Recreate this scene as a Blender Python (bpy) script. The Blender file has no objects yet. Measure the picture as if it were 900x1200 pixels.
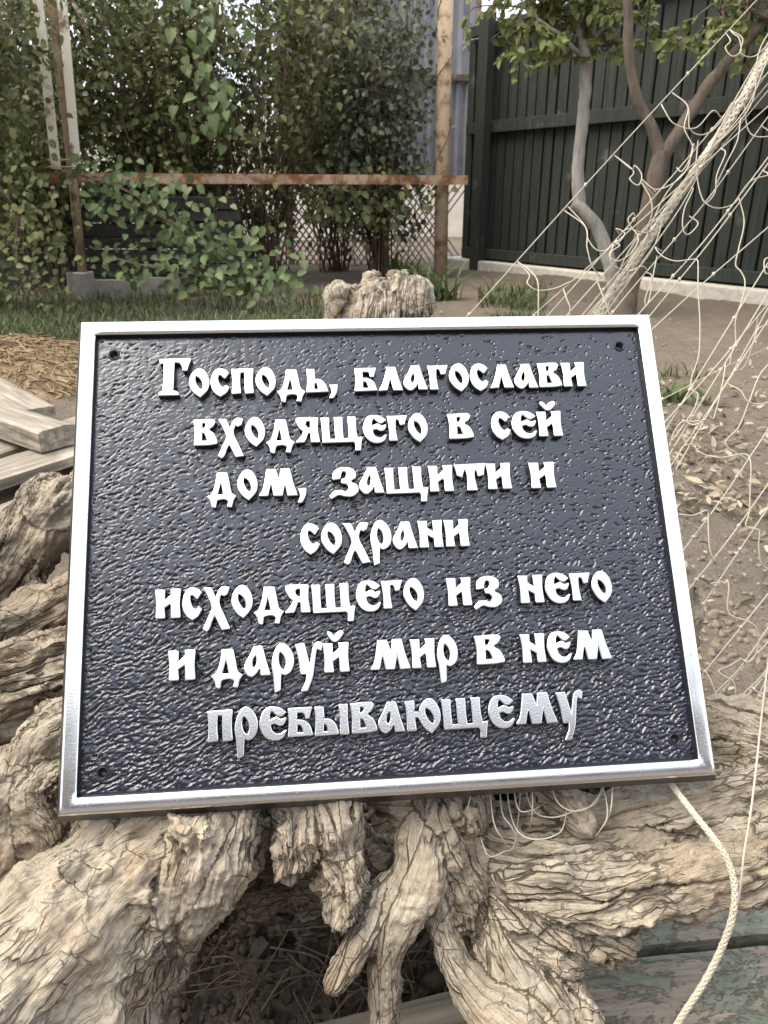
import bpy, bmesh, math, random
import numpy as np
from mathutils import Vector, Matrix

random.seed(7)
RNG = np.random.default_rng(7)
SC = bpy.context.scene
COL = SC.collection

# ------------------------------------------------------------------ camera
CAM_Z = 0.65
PITCH = math.radians(23.0)
FPX, PW, PH = 884.0, 900.0, 1200.0
cam_d = bpy.data.cameras.new('camera')
cam_d.sensor_fit = 'VERTICAL'
cam_d.sensor_height = 24.0
cam_d.lens = 24.0 * FPX / PH
cam_d.clip_start, cam_d.clip_end = 0.01, 500.0
cam_d.dof.use_dof = True
cam_d.dof.focus_distance = 0.48
cam_d.dof.aperture_fstop = 20.0
cam = bpy.data.objects.new('camera', cam_d)
COL.objects.link(cam)
cam.location = (0, 0, CAM_Z)
cam.rotation_euler = (math.pi / 2 - PITCH, 0, 0)
SC.camera = cam

# ------------------------------------------------------------------ sky, sun, exposure
SUN_ELEV, SUN_ROT = math.radians(60), math.radians(-100)    # rotation from +Y, towards -X (the left)
w = bpy.data.worlds.new('World')
SC.world = w
w.use_nodes = True
nt = w.node_tree
nt.nodes.clear()
n_out = nt.nodes.new('ShaderNodeOutputWorld')
n_bg = nt.nodes.new('ShaderNodeBackground')
n_sky = nt.nodes.new('ShaderNodeTexSky')
n_sky.sky_type = 'NISHITA'
n_sky.sun_disc = False
n_sky.sun_elevation = SUN_ELEV
n_sky.sun_rotation = SUN_ROT
n_sky.air_density = 1.0
n_sky.dust_density = 2.0
n_tc = nt.nodes.new('ShaderNodeTexCoord')
n_cl = nt.nodes.new('ShaderNodeTexNoise')
n_cl.inputs['Scale'].default_value = 2.6
n_cl.inputs['Detail'].default_value = 5
n_cr = nt.nodes.new('ShaderNodeMapRange')
n_cr.inputs[1].default_value, n_cr.inputs[2].default_value = 0.36, 0.62
n_cr.inputs[3].default_value, n_cr.inputs[4].default_value = 0.62, 0.96
n_mix = nt.nodes.new('ShaderNodeMix')
n_mix.data_type = 'RGBA'
n_mix.inputs[7].default_value = (9.7, 10.3, 11.6, 1)
nt.links.new(n_tc.outputs['Generated'], n_cl.inputs['Vector'])
nt.links.new(n_cl.outputs['Fac'], n_cr.inputs[0])
nt.links.new(n_cr.outputs[0], n_mix.inputs[0])
nt.links.new(n_sky.outputs[0], n_mix.inputs[6])
nt.links.new(n_mix.outputs[2], n_bg.inputs['Color'])
n_bg.inputs['Strength'].default_value = 0.085
nt.links.new(n_bg.outputs[0], n_out.inputs[0])

sun_d = bpy.data.lights.new('sun', 'SUN')
sun_d.energy = 2.4
sun_d.angle = math.radians(52)
sun_d.color = (1.0, 0.92, 0.78)
sun = bpy.data.objects.new('sun', sun_d)
COL.objects.link(sun)
sdir = Vector((math.sin(SUN_ROT) * math.cos(SUN_ELEV), math.cos(SUN_ROT) * math.cos(SUN_ELEV), math.sin(SUN_ELEV)))
sun.rotation_euler = (-sdir).to_track_quat('-Z', 'Y').to_euler()
sun.location = sdir * 20

SC.view_settings.view_transform = 'Standard'
SC.view_settings.look = 'None'
SC.view_settings.gamma = 1.0
SC.view_settings.use_curve_mapping = False
SC.view_settings.exposure = 1.26
SC.render.engine = 'CYCLES'
SC.cycles.max_bounces = 6

# ------------------------------------------------------------------ helpers
_cp, _sp = math.cos(PITCH), math.sin(PITCH)

def ray(u, v):
    a, b = (u - PW / 2) / FPX, (v - PH / 2) / FPX
    return np.array([a, _cp - b * _sp, -_sp - b * _cp])

def P(u, v, d):
    """a point d metres deep along the view axis"""
    return np.array([0, 0, CAM_Z]) + ray(u, v) * d

def G(u, v, z=0.0):
    """a point on the level plane z"""
    r = ray(u, v)
    return np.array([0, 0, CAM_Z]) + r * ((z - CAM_Z) / r[2])

def D(u, v, y):
    """a point at the distance y ahead"""
    r = ray(u, v)
    return np.array([0, 0, CAM_Z]) + r * (y / r[1])

def _hash(ix, iy, iz, seed):
    h = (ix * 374761393 + iy * 668265263 + iz * 2147483647 + seed * 1274126177) & 0xFFFFFFFF
    h = ((h ^ (h >> 13)) * 1274126177) & 0xFFFFFFFF
    h = ((h ^ (h >> 16)) * 2246822519) & 0xFFFFFFFF
    h = h ^ (h >> 13)
    return h

def noise3(p, seed=0):
    p = np.asarray(p, dtype=np.float64)
    i = np.floor(p).astype(np.int64)
    f = p - i
    t = f * f * f * (f * (f * 6 - 15) + 10)
    res = np.zeros(len(p))
    for dx in (0, 1):
        wx = t[:, 0] if dx else 1 - t[:, 0]
        for dy in (0, 1):
            wy = t[:, 1] if dy else 1 - t[:, 1]
            for dz in (0, 1):
                wz = t[:, 2] if dz else 1 - t[:, 2]
                h = _hash(i[:, 0] + dx, i[:, 1] + dy, i[:, 2] + dz, seed)
                gx = (h & 1023) / 511.5 - 1
                gy = ((h >> 10) & 1023) / 511.5 - 1
                gz = ((h >> 20) & 1023) / 511.5 - 1
                res += wx * wy * wz * (gx * (f[:, 0] - dx) + gy * (f[:, 1] - dy) + gz * (f[:, 2] - dz))
    return res * 1.25

def fbm(p, octv=4, seed=0, gain=0.5, lac=2.03):
    r, a = np.zeros(len(p)), 1.0
    q = np.array(p, dtype=np.float64)
    for k in range(octv):
        r += a * noise3(q, seed + k * 17)
        q = q * lac
        a *= gain
    return r

def ridged(p, octv=4, seed=0, gain=0.55, lac=2.1):
    r, a = np.zeros(len(p)), 1.0
    q = np.array(p, dtype=np.float64)
    for k in range(octv):
        r += a * (1 - 2 * np.abs(noise3(q, seed + k * 31)) ** 0.8)
        q = q * lac
        a *= gain
    return r

def tag(o, label=None, cat=None, group=None, kind=None):
    if label: o['label'] = label
    if cat: o['category'] = cat
    if group: o['group'] = group
    if kind: o['kind'] = kind
    return o

def empty(name, loc, label=None, cat=None, group=None):
    o = bpy.data.objects.new(name, None)
    COL.objects.link(o)
    o.location = tuple(float(c) for c in loc)
    o.empty_display_size = 0.05
    tag(o, label, cat, group)
    return o

def link(name, me, mat=None, parent=None):
    o = bpy.data.objects.new(name, me)
    COL.objects.link(o)
    if mat is not None and not me.materials:
        me.materials.append(mat)
    if parent is not None:
        o.parent = parent
        o.matrix_parent_inverse = Matrix.Translation(parent.location).inverted() if parent.type == 'EMPTY' and parent.rotation_euler.to_matrix().is_identity else parent.matrix_basis.inverted()
    return o

def mesh_np(name, V, F, mat=None, parent=None, smooth=True, uv=None, attr=None, mats=None, midx=None):
    """V (n,3); F (m,k) all of one k or a list of arrays"""
    V = np.asarray(V, dtype=np.float32)
    Fs = F if isinstance(F, list) else [F]
    Fs = [np.asarray(f, dtype=np.int32) for f in Fs if len(f)]
    me = bpy.data.meshes.new(name)
    me.vertices.add(len(V))
    me.vertices.foreach_set('co', V.ravel())
    li = np.concatenate([f.ravel() for f in Fs])
    cnt = np.concatenate([np.full(len(f), f.shape[1], dtype=np.int32) for f in Fs])
    st = np.concatenate([[0], np.cumsum(cnt)[:-1]]).astype(np.int32)
    me.loops.add(len(li))
    me.loops.foreach_set('vertex_index', li)
    me.polygons.add(len(cnt))
    me.polygons.foreach_set('loop_start', st)
    me.polygons.foreach_set('loop_total', cnt)
    me.polygons.foreach_set('use_smooth', np.full(len(cnt), smooth))
    if mats:
        for m in mats: me.materials.append(m)
        if midx is not None:
            me.polygons.foreach_set('material_index', np.asarray(midx, dtype=np.int32))
    if uv is not None:
        l = me.uv_layers.new(name='UVMap')
        l.data.foreach_set('uv', np.asarray(uv, dtype=np.float32)[li].ravel())
    if attr:
        for k, val in attr.items():
            a = me.attributes.new(k, 'FLOAT', 'POINT')
            a.data.foreach_set('value', np.asarray(val, dtype=np.float32))
    me.update()
    me.validate()
    return link(name, me, mat, parent)

class MB:
    """collects shapes for ONE mesh object"""
    def __init__(s):
        s.v, s.f, s.n = [], [], 0
    def add(s, V, F):
        V = np.asarray(V, dtype=float)
        s.v.append(V)
        for f in F: s.f.append([i + s.n for i in f])
        s.n += len(V)
    def box(s, c, size, rot=None, jitter=0.0):
        x, y, z = np.array(size) / 2
        V = np.array([[-x,-y,-z],[x,-y,-z],[x,y,-z],[-x,y,-z],[-x,-y,z],[x,-y,z],[x,y,z],[-x,y,z]])
        if jitter: V = V + RNG.normal(0, jitter, V.shape)
        if rot is not None: V = V @ np.array(rot).T
        s.add(V + np.array(c), [(0,3,2,1),(4,5,6,7),(0,1,5,4),(1,2,6,5),(2,3,7,6),(3,0,4,7)])
    def tube(s, pts, rad, seg=8, cap=True):
        V, F = tube_arrays(pts, rad, seg)
        F = [tuple(f) for f in F]
        if cap:
            n = len(V)
            F.append(tuple(range(seg - 1, -1, -1)))
            F.append(tuple(range(n - seg, n)))
        s.add(V, F)
    def build(s, name, mat, parent=None, smooth=False, bevel=0.0):
        me = bpy.data.meshes.new(name)
        V = np.concatenate(s.v)
        me.from_pydata([tuple(p) for p in V], [], s.f)
        if bevel:
            bm = bmesh.new(); bm.from_mesh(me)
            bmesh.ops.bevel(bm, geom=list(bm.edges), offset=bevel, segments=2, affect='EDGES', profile=0.6)
            bm.to_mesh(me); bm.free()
        if smooth:
            me.polygons.foreach_set('use_smooth', np.ones(len(me.polygons), dtype=bool))
        me.update()
        return link(name, me, mat, parent)

def frames(pts):
    p = np.asarray(pts, dtype=float)
    t = np.gradient(p, axis=0)
    t /= np.linalg.norm(t, axis=1)[:, None] + 1e-12
    n = np.zeros_like(p)
    a = np.array([0, 0, 1.0]) if abs(t[0][2]) < 0.9 else np.array([1.0, 0, 0])
    v = a - t[0] * (a @ t[0]); n[0] = v / np.linalg.norm(v)
    for i in range(1, len(p)):
        v = n[i - 1] - t[i] * (n[i - 1] @ t[i])
        n[i] = v / (np.linalg.norm(v) + 1e-12)
    return t, n, np.cross(t, n)

def tube_arrays(pts, rad, seg=8):
    p = np.asarray(pts, dtype=float)
    r = np.broadcast_to(np.asarray(rad, dtype=float), (len(p),))
    t, n, b = frames(p)
    th = np.linspace(0, 2 * np.pi, seg, endpoint=False)
    V = p[:, None] + r[:, None, None] * (np.cos(th)[None, :, None] * n[:, None] + np.sin(th)[None, :, None] * b[:, None])
    i, j = np.meshgrid(np.arange(len(p) - 1), np.arange(seg), indexing='ij')
    j2 = (j + 1) % seg
    F = np.stack([i * seg + j, i * seg + j2, (i + 1) * seg + j2, (i + 1) * seg + j], -1).reshape(-1, 4)
    return V.reshape(-1, 3), F

def spline(pts, n):
    """Catmull-Rom through pts (any width), n samples evenly spread by length"""
    p = np.asarray(pts, dtype=float)
    if len(p) == 2:
        t = np.linspace(0, 1, n)[:, None]
        return p[0] * (1 - t) + p[1] * t
    q = np.vstack([2 * p[0] - p[1], p, 2 * p[-1] - p[-2]])
    out = []
    for i in range(len(p) - 1):
        a, b, c, d = q[i], q[i + 1], q[i + 2], q[i + 3]
        t = np.linspace(0, 1, 24, endpoint=False)[:, None]
        out.append(0.5 * ((2 * b) + (c - a) * t + (2 * a - 5 * b + 4 * c - d) * t ** 2 + (3 * b - a - 3 * c + d) * t ** 3))
    out = np.vstack(out + [p[-1:]])
    L = np.concatenate([[0], np.cumsum(np.linalg.norm(np.diff(out[:, :3], axis=0), axis=1))])
    s = np.linspace(0, L[-1], n)
    return np.stack([np.interp(s, L, out[:, k]) for k in range(out.shape[1])], 1)

# ------------------------------------------------------------------ materials
class M:
    """small node-material builder"""
    def __init__(s, name):
        s.m = bpy.data.materials.new(name)
        s.m.use_nodes = True
        s.t = s.m.node_tree
        s.t.nodes.clear()
        s.out = s.t.nodes.new('ShaderNodeOutputMaterial')
        s.b = s.t.nodes.new('ShaderNodeBsdfPrincipled')
        s.t.links.new(s.b.outputs[0], s.out.inputs[0])
        s._c = None
    def n(s, typ, **kw):
        nd = s.t.nodes.new('ShaderNode' + typ)
        for k, v in kw.items():
            if k.startswith('i_'):
                key = k[2:]
                key = int(key) if key.isdigit() else key.replace('_', ' ')
                s.set(nd.inputs[key], v)
            else:
                setattr(nd, k, v)
        return nd
    def set(s, inp, v):
        if isinstance(v, bpy.types.NodeSocket): s.t.links.new(v, inp)
        elif isinstance(v, bpy.types.Node): s.t.links.new(v.outputs[0], inp)
        elif hasattr(inp.default_value, '__len__') and not hasattr(v, '__len__'):
            inp.default_value = (v,) * len(inp.default_value)
        elif hasattr(v, '__len__') and len(v) == 3 and len(inp.default_value) == 4: inp.default_value = (*v, 1)
        else: inp.default_value = v
    def co(s, kind='Object'):
        return s.n('TexCoord').outputs[kind]
    def mapping(s, vec, scale=(1, 1, 1), rot=(0, 0, 0), loc=(0, 0, 0)):
        return s.n('Mapping', i_Vector=vec, i_Scale=scale, i_Rotation=rot, i_Location=loc).outputs[0]
    def noise(s, vec, scale, detail=4, rough=0.55, dist=0.0):
        return s.n('TexNoise', i_Vector=vec, i_Scale=scale, i_Detail=detail, i_Roughness=rough, i_Distortion=dist).outputs['Fac']
    def rng(s, v, a, b, c=0.0, d=1.0):
        return s.n('MapRange', i_0=v, i_1=a, i_2=b, i_3=c, i_4=d).outputs[0]
    def math(s, op, a, b=0.0):
        return s.n('Math', operation=op, i_0=a, i_1=b).outputs[0]
    def ramp(s, fac, stops):
        r = s.n('ValToRGB', i_0=fac)
        e = r.color_ramp.elements
        while len(e) < len(stops): e.new(0.5)
        for el, (pos, c) in zip(e, stops):
            el.position = pos; el.color = (*c, 1)
        return r.outputs[0]
    def mix(s, fac, a, b, blend='MIX'):
        nd = s.n('Mix', data_type='RGBA', blend_type=blend)
        s.set(nd.inputs[0], fac); s.set(nd.inputs[6], a); s.set(nd.inputs[7], b)
        return nd.outputs[2]
    def attr(s, name):
        return s.n('Attribute', attribute_name=name).outputs['Fac']
    def bump(s, h, strength=0.5, dist=0.002, normal=None):
        nd = s.n('Bump', i_Height=h, i_Strength=strength, i_Distance=dist)
        if normal is not None: s.set(nd.inputs['Normal'], normal)
        return nd.outputs[0]
    def fin(s, color=None, rough=None, metal=None, normal=None, spec=None, **kw):
        if color is not None: s.set(s.b.inputs['Base Color'], color)
        if rough is not None: s.set(s.b.inputs['Roughness'], rough)
        if metal is not None: s.set(s.b.inputs['Metallic'], metal)
        if normal is not None: s.set(s.b.inputs['Normal'], normal)
        if spec is not None: s.set(s.b.inputs['Specular IOR Level'], spec)
        for k, v in kw.items(): s.set(s.b.inputs[k.replace('_', ' ')], v)
        return s.m

def mat_polished():
    m = M('polished aluminium'); c = m.co()
    g = m.noise(c, 900, 3, 0.6)
    big = m.noise(c, 24, 4, 0.6)
    sp = m.rng(m.noise(c, 420, 2, 0.6), 0.64, 0.72)
    col = m.mix(m.math('MULTIPLY', sp, 0.5), (0.78, 0.775, 0.745), (0.38, 0.37, 0.35))
    return m.fin(col, m.math('ADD', m.rng(big, 0.3, 0.7, 0.14, 0.24), m.math('MULTIPLY', sp, 0.25)), 1.0, m.bump(g, 0.14, 0.0003))

def mat_paint():
    m = M('black gloss paint'); c = m.co()
    big = m.noise(c, 16, 4, 0.6)
    wr = m.noise(m.mapping(c, (1, 1.7, 1), (0, 0, 0.4)), 330, 3, 0.6, 0.6)
    col = m.ramp(big, [(0.3, (0.0042, 0.0052, 0.012)), (0.7, (0.0075, 0.0090, 0.019))])
    return m.fin(col, m.rng(big, 0.3, 0.7, 0.18, 0.27), 0.0, m.bump(wr, 0.2, 0.0004), 0.9, Coat_Weight=0.25, Coat_Roughness=0.22)

def mat_black():
    m = M('black painted edge'); c = m.co()
    return m.fin((0.014, 0.015, 0.018), 0.34, 0.0, m.bump(m.noise(c, 500, 3), 0.3, 0.0005))

def mat_wood():
    m = M('weathered root wood')
    uv = m.n('UVMap', uv_map='UVMap').outputs[0]
    c = m.co()
    wob = m.n('TexNoise', i_Vector=c, i_Scale=40.0, i_Detail=4.0).outputs['Color']
    uvw = m.n('VectorMath', operation='MULTIPLY_ADD', i_0=wob, i_1=(0.004, 0.004, 0.004), i_2=uv).outputs[0]
    cw = m.n('VectorMath', operation='MULTIPLY_ADD', i_0=wob, i_1=(0.012, 0.012, 0.012), i_2=c).outputs[0]
    fine = m.noise(m.mapping(uvw, (45, 950, 1)), 1.0, 4, 0.7)
    mid = m.noise(m.mapping(uvw, (28, 210, 1)), 1.0, 6, 0.66)
    blot = m.noise(c, 22, 6, 0.62)
    spk = m.noise(c, 240, 4, 0.7)
    def cracks(vec, scale, w, gsc, g0, g1):
        d = m.n('TexVoronoi', feature='DISTANCE_TO_EDGE', i_Vector=m.mapping(vec, scale), i_Scale=1.0, i_Randomness=1.0).outputs['Distance']
        return m.math('MULTIPLY', m.rng(d, w * .3, w, 1.0, 0.0), m.rng(m.noise(c, gsc, 4, .6), g0, g1))
    k1 = cracks(cw, (58, 58, 58), .018, 15, .53, .62)
    k2 = cracks(uvw, (15, 130, 1), .045, 13, .48, .58)
    k3 = cracks(uvw, (60, 230, 1), .07, 19, .52, .60)
    crack = m.math('MAXIMUM', m.math('MAXIMUM', k1, k2), m.math('MULTIPLY', k3, .7))
    base = m.ramp(mid, [(0.28, (0.20, 0.155, 0.105)), (0.42, (0.335, 0.277, 0.200)), (0.56, (0.43, 0.370, 0.280)), (0.78, (0.545, 0.484, 0.385))])
    base = m.mix(m.rng(fine, 0.38, 0.70, 0, .75), base, (0.555, 0.495, 0.395))
    base = m.mix(m.rng(fine, 0.44, 0.30, 0, .65), base, (0.15, 0.105, 0.065))
    base = m.mix(m.rng(blot, 0.46, 0.68, 0.0, 0.7), base, m.mix(0.6, base, (0.29, 0.18, 0.095)))
    base = m.mix(m.rng(spk, 0.57, 0.72, 0.0, 0.65), base, (0.14, 0.10, 0.066))
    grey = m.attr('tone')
    base = m.mix(grey, base, m.mix(0.8, base, (0.070, 0.054, 0.038)))  # per-root tone with random mottling; on the hollow's roots it paints in shade
    base = m.mix(m.math('MULTIPLY', crack, 0.8), base, (0.050, 0.036, 0.025))
    h = m.math('ADD', m.math('MULTIPLY', mid, 1.1), m.math('ADD', m.math('MULTIPLY', fine, 0.35), m.math('MULTIPLY', spk, .35)))
    h = m.math('SUBTRACT', h, m.math('MULTIPLY', crack, 1.2))
    return m.fin(base, 0.9, 0.0, m.bump(h, 1.0, 0.0040), 0.15)

def mat_soil():
    m = M('bare garden soil'); c = m.co()
    a = m.noise(c, 1.1, 5, 0.6); b = m.noise(c, 14, 6, 0.65); f = m.noise(c, 120, 4, 0.7)
    st = m.n('TexVoronoi', i_Vector=c, i_Scale=95.0).outputs['Distance']
    col = m.ramp(a, [(0.3, (0.125, 0.106, 0.085)), (0.5, (0.180, 0.147, 0.114)), (0.7, (0.22, 0.165, 0.120))])
    col = m.mix(m.rng(b, 0.35, 0.7, 0, 0.6), col, (0.115, 0.096, 0.078))
    col = m.mix(m.rng(f, 0.60, 0.74, 0, 0.5), col, (0.36, 0.30, 0.23))
    col = m.mix(m.rng(f, 0.42, 0.30, 0, 0.7), col, (0.07, 0.056, 0.044))
    h = m.math('ADD', m.math('MULTIPLY', b, 1.2), m.math('ADD', m.math('MULTIPLY', f, 0.5), m.math('MULTIPLY', st, -0.4)))
    return m.fin(col, 0.95, 0.0, m.bump(h, 1.0, 0.018), 0.15)

def mat_leaf(name, dark, lightc, yellow=None, rough=0.5, trans=0.25):
    m = M(name); r = m.attr('rnd')
    col = m.mix(r, dark, lightc)
    if yellow: col = m.mix(m.rng(r, 0.93, 0.97), col, yellow)
    v = m.n('UVMap', uv_map='UVMap').outputs[0]
    rib = m.rng(m.math('ABSOLUTE', m.math('SUBTRACT', m.n('SeparateXYZ', i_Vector=v).outputs[0], 0.5)), 0.0, 0.05, 0.25, 0.0)
    col = m.mix(rib, col, (0.25, 0.30, 0.14))
    m.fin(col, rough, 0.0, None, 0.25)
    tr = m.n('BsdfTranslucent', i_Color=col)
    mx = m.n('MixShader', i_0=trans)
    m.t.links.new(m.b.outputs[0], mx.inputs[1]); m.t.links.new(tr.outputs[0], mx.inputs[2])
    m.t.links.new(mx.outputs[0], m.out.inputs[0])
    return m.m

def mat_bark(name, a, b, scale=30):
    m = M(name); c = m.co()
    n1 = m.noise(m.mapping(c, (1, 1, 0.25)), scale, 5, 0.65)
    col = m.ramp(n1, [(0.3, a), (0.7, b)])
    return m.fin(col, 0.9, 0.0, m.bump(n1, 0.6, 0.006), 0.2)

def mat_rust(name, paint, rust, amount):
    m = M(name); c = m.co()
    a = m.noise(c, 9, 6, 0.7); f = m.noise(c, 70, 4, 0.7)
    k = m.rng(m.math('ADD', a, m.math('MULTIPLY', f, 0.25)), amount - 0.06, amount + 0.08)
    col = m.mix(k, paint, m.ramp(f, [(0.3, tuple(x * 0.55 for x in rust)), (0.7, rust)]))
    return m.fin(col, 0.8, 0.0, m.bump(m.math('ADD', a, f), 0.5, 0.004), 0.3)

def mat_board(name, a, b, wear=None, amount=0.62, bump=0.004, axis=(1, 1, 0.06), scale=26):
    m = M(name); c = m.co()
    g = m.noise(m.mapping(c, axis), scale * 2.2, 5, 0.65); big = m.noise(c, 5, 4, 0.6)
    col = m.ramp(g, [(0.3, a), (0.7, b)])
    if wear:
        k = m.rng(m.math('ADD', big, m.math('MULTIPLY', g, 0.35)), amount, amount + 0.12)
        col = m.mix(k, col, wear)
    return m.fin(col, 0.82, 0.0, m.bump(g, 0.6, bump), 0.25)

def mat_peel():
    m = M('peeling green paint on boards'); c = m.co()
    g = m.noise(m.mapping(c, (0.08, 1, 1)), 130, 5, 0.7)
    k1 = m.noise(m.mapping(c, (0.45, 1, 1)), 34, 8, 0.74, 0.5)
    wood = m.ramp(g, [(0.3, (0.16, 0.133, 0.10)), (0.7, (0.38, 0.325, 0.25))])
    gr = m.ramp(m.noise(m.mapping(c, (0.6, 1, 1)), 70, 5, .7), [(0.3, (0.125, 0.140, 0.100)), (0.55, (0.205, 0.222, 0.165)), (0.75, (0.28, 0.27, 0.21))])
    k = m.rng(k1, 0.49, 0.525)
    col = m.mix(m.math('MULTIPLY', k, .85), wood, gr)
    deep = m.rng(m.noise(m.mapping(c, (0.5, 1, 1)), 26, 5, .65), 0.61, 0.64)
    col = m.mix(m.math('MULTIPLY', deep, k), col, (0.06, 0.145, 0.095))
    col = m.mix(m.rng(m.noise(c, 160, 4, .7), .58, .72, 0, .6), col, (0.09, 0.072, 0.052))
    h = m.math('ADD', m.math('MULTIPLY', k, 0.8), m.math('MULTIPLY', g, 0.8))
    return m.fin(col, 0.85, 0.0, m.bump(h, 0.8, 0.0028), 0.2)

def mat_cord(name, a, b):
    m = M(name)
    uv = m.n('UVMap', uv_map='UVMap').outputs[0]
    wv = m.n('TexWave', i_Vector=m.mapping(uv, (1, 1, 1), (0, 0, 0.7)), i_Scale=1.0, i_Distortion=0.6).outputs['Fac']
    col = m.mix(wv, a, b)
    return m.fin(col, 0.85, 0.0, m.bump(wv, 0.6, 0.0006), 0.25)

def mat_simple(name, a, b, scale=20, rough=0.85, bump=0.004, metal=0.0):
    m = M(name); c = m.co()
    n1 = m.noise(c, scale, 6, 0.65)
    return m.fin(m.ramp(n1, [(0.3, a), (0.7, b)]), rough, metal, m.bump(n1, 0.5, bump), 0.3)

MT = dict(
    polished=mat_polished(), paint=mat_paint(), black=mat_black(), wood=mat_wood(), soil=mat_soil(), peel=mat_peel(),
    hedge=mat_leaf('hedge leaf', (0.036, 0.046, 0.012), (0.190, 0.195, 0.070), (0.18, 0.15, 0.06)),
    greyleaf=mat_leaf('grey green leaf', (0.05, 0.058, 0.032), (0.165, 0.180, 0.110), None),
    vine=mat_leaf('vine leaf', (0.050, 0.078, 0.024), (0.135, 0.175, 0.062), None, 0.45),
    tree=mat_leaf('young tree leaf', (0.10, 0.125, 0.034), (0.23, 0.25, 0.088), None, 0.5, 0.35),
    blade=mat_leaf('grass blade', (0.045, 0.066, 0.024), (0.12, 0.14, 0.06), (0.25, 0.21, 0.10)),
    dry=mat_leaf('dry fallen leaf', (0.13, 0.10, 0.068), (0.42, 0.345, 0.25), None, 0.8, 0.1),
    straw=mat_leaf('dry straw', (0.13, 0.085, 0.047), (0.42, 0.31, 0.18), None, 0.8, 0.1),
    twig=mat_bark('twig bark', (0.075, 0.050, 0.036), (0.17, 0.115, 0.08)),
    paletrunk=mat_bark('pale grey bark', (0.26, 0.235, 0.20), (0.44, 0.41, 0.36), 40),
    brownbark=mat_bark('brown bark', (0.085, 0.066, 0.050), (0.175, 0.140, 0.108), 40),
    rust=mat_rust('rusty rail steel', (0.47, 0.33, 0.22), (0.29, 0.13, 0.055), 0.60),
    rustpole=mat_rust('rusty pole steel', (0.40, 0.30, 0.195), (0.21, 0.125, 0.068), 0.68),
    creampole=mat_rust('flaking cream paint on steel', (0.72, 0.66, 0.54), (0.28, 0.17, 0.10), 0.72),
    green=mat_board('dark green painted boards', (0.020, 0.024, 0.019), (0.046, 0.052, 0.042), (0.10, 0.10, 0.085), 0.80),
    concrete=mat_simple('concrete', (0.24, 0.215, 0.18), (0.40, 0.365, 0.31), 30),
    whitewash=mat_simple('whitewashed concrete', (0.42, 0.37, 0.30), (0.66, 0.61, 0.53), 24),
    darkblock=mat_simple('dark concrete blocks', (0.020, 0.018, 0.015), (0.055, 0.048, 0.040), 24),  # near-black mottled base for the low block wall
    sheet=mat_simple('grey sheet metal', (0.20, 0.195, 0.205), (0.29, 0.285, 0.30), 7, 0.6),
    wire=mat_simple('dull wire', (0.16, 0.14, 0.12), (0.24, 0.20, 0.17), 30, 0.6),
    plaster=mat_simple('pale plaster', (0.52, 0.465, 0.38), (0.66, 0.60, 0.51), 6),
    pink=mat_simple('pinkish plaster', (0.40, 0.36, 0.35), (0.50, 0.45, 0.43), 6),
    rooft=mat_simple('dark roof sheeting', (0.06, 0.05, 0.05), (0.10, 0.08, 0.075), 6),
    lumber=mat_board('grey weathered planks', (0.13, 0.108, 0.082), (0.35, 0.305, 0.24), (0.42, 0.37, 0.29), 0.75, 0.004, (0.06, 1, 1), 30),
    cord=mat_cord('white net cord', (0.50, 0.45, 0.35), (0.63, 0.57, 0.46)),
    rope=mat_cord('cream rope', (0.46, 0.41, 0.31), (0.68, 0.62, 0.50)),
    crumb=mat_simple('dry soil crumbs', (0.115, 0.097, 0.076), (0.26, 0.22, 0.175), 90),
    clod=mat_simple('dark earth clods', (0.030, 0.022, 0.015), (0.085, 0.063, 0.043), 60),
    deadtwig=mat_simple('dead twig', (0.06, 0.044, 0.028), (0.16, 0.115, 0.075), 60),
)

# ------------------------------------------------------------------ ground
def ground_h(x, y):
    q = np.stack([x * 1.3, y * 1.3, np.zeros_like(x)], 1)
    h = 0.03 * fbm(q, 3, 2) + 0.009 * fbm(q * 9, 3, 4) + 0.005 * fbm(q * 26, 2, 6)
    far = np.clip((y - 3.2) / 2.5, 0, 1)
    h += far * 0.05 * np.clip((x + 0.3) / 1.5, 0, 1)
    near = np.clip((np.hypot(x, y - 0.55) - 0.5) / 0.8, 0, 1)
    return h * near - 0.012 * (1 - near)

gx = np.concatenate([np.linspace(-200, -9, 8)[:-1], np.linspace(-9, -2.5, 60)[:-1], np.linspace(-2.5, 2.8, 330), np.linspace(2.8, 9, 60)[1:], np.linspace(9, 200, 8)[1:]])
gy = np.concatenate([np.linspace(-200, -6, 8)[:-1], np.linspace(-6, 0.1, 30)[:-1], np.linspace(0.1, 3.2, 260), np.linspace(3.2, 10, 170)[1:], np.linspace(10, 300, 10)[1:]])
X, Y = np.meshgrid(gx, gy)
x, y = X.ravel(), Y.ravel()
i, j = np.meshgrid(np.arange(len(gy) - 1), np.arange(len(gx) - 1), indexing='ij')
a = i * len(gx) + j
Fq = np.stack([a, a + 1, a + len(gx) + 1, a + len(gx)], -1).reshape(-1, 4)
tag(mesh_np('ground', np.stack([x, y, ground_h(x, y)], 1), Fq, MT['soil']), kind='structure')
def gz(x, y):
    return float(ground_h(np.array([float(x)]), np.array([float(y)]))[0])
def GG(u, v):
    p = G(u, v, 0.0)
    for _ in range(4): p = G(u, v, gz(p[0], p[1]))
    return p

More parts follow.
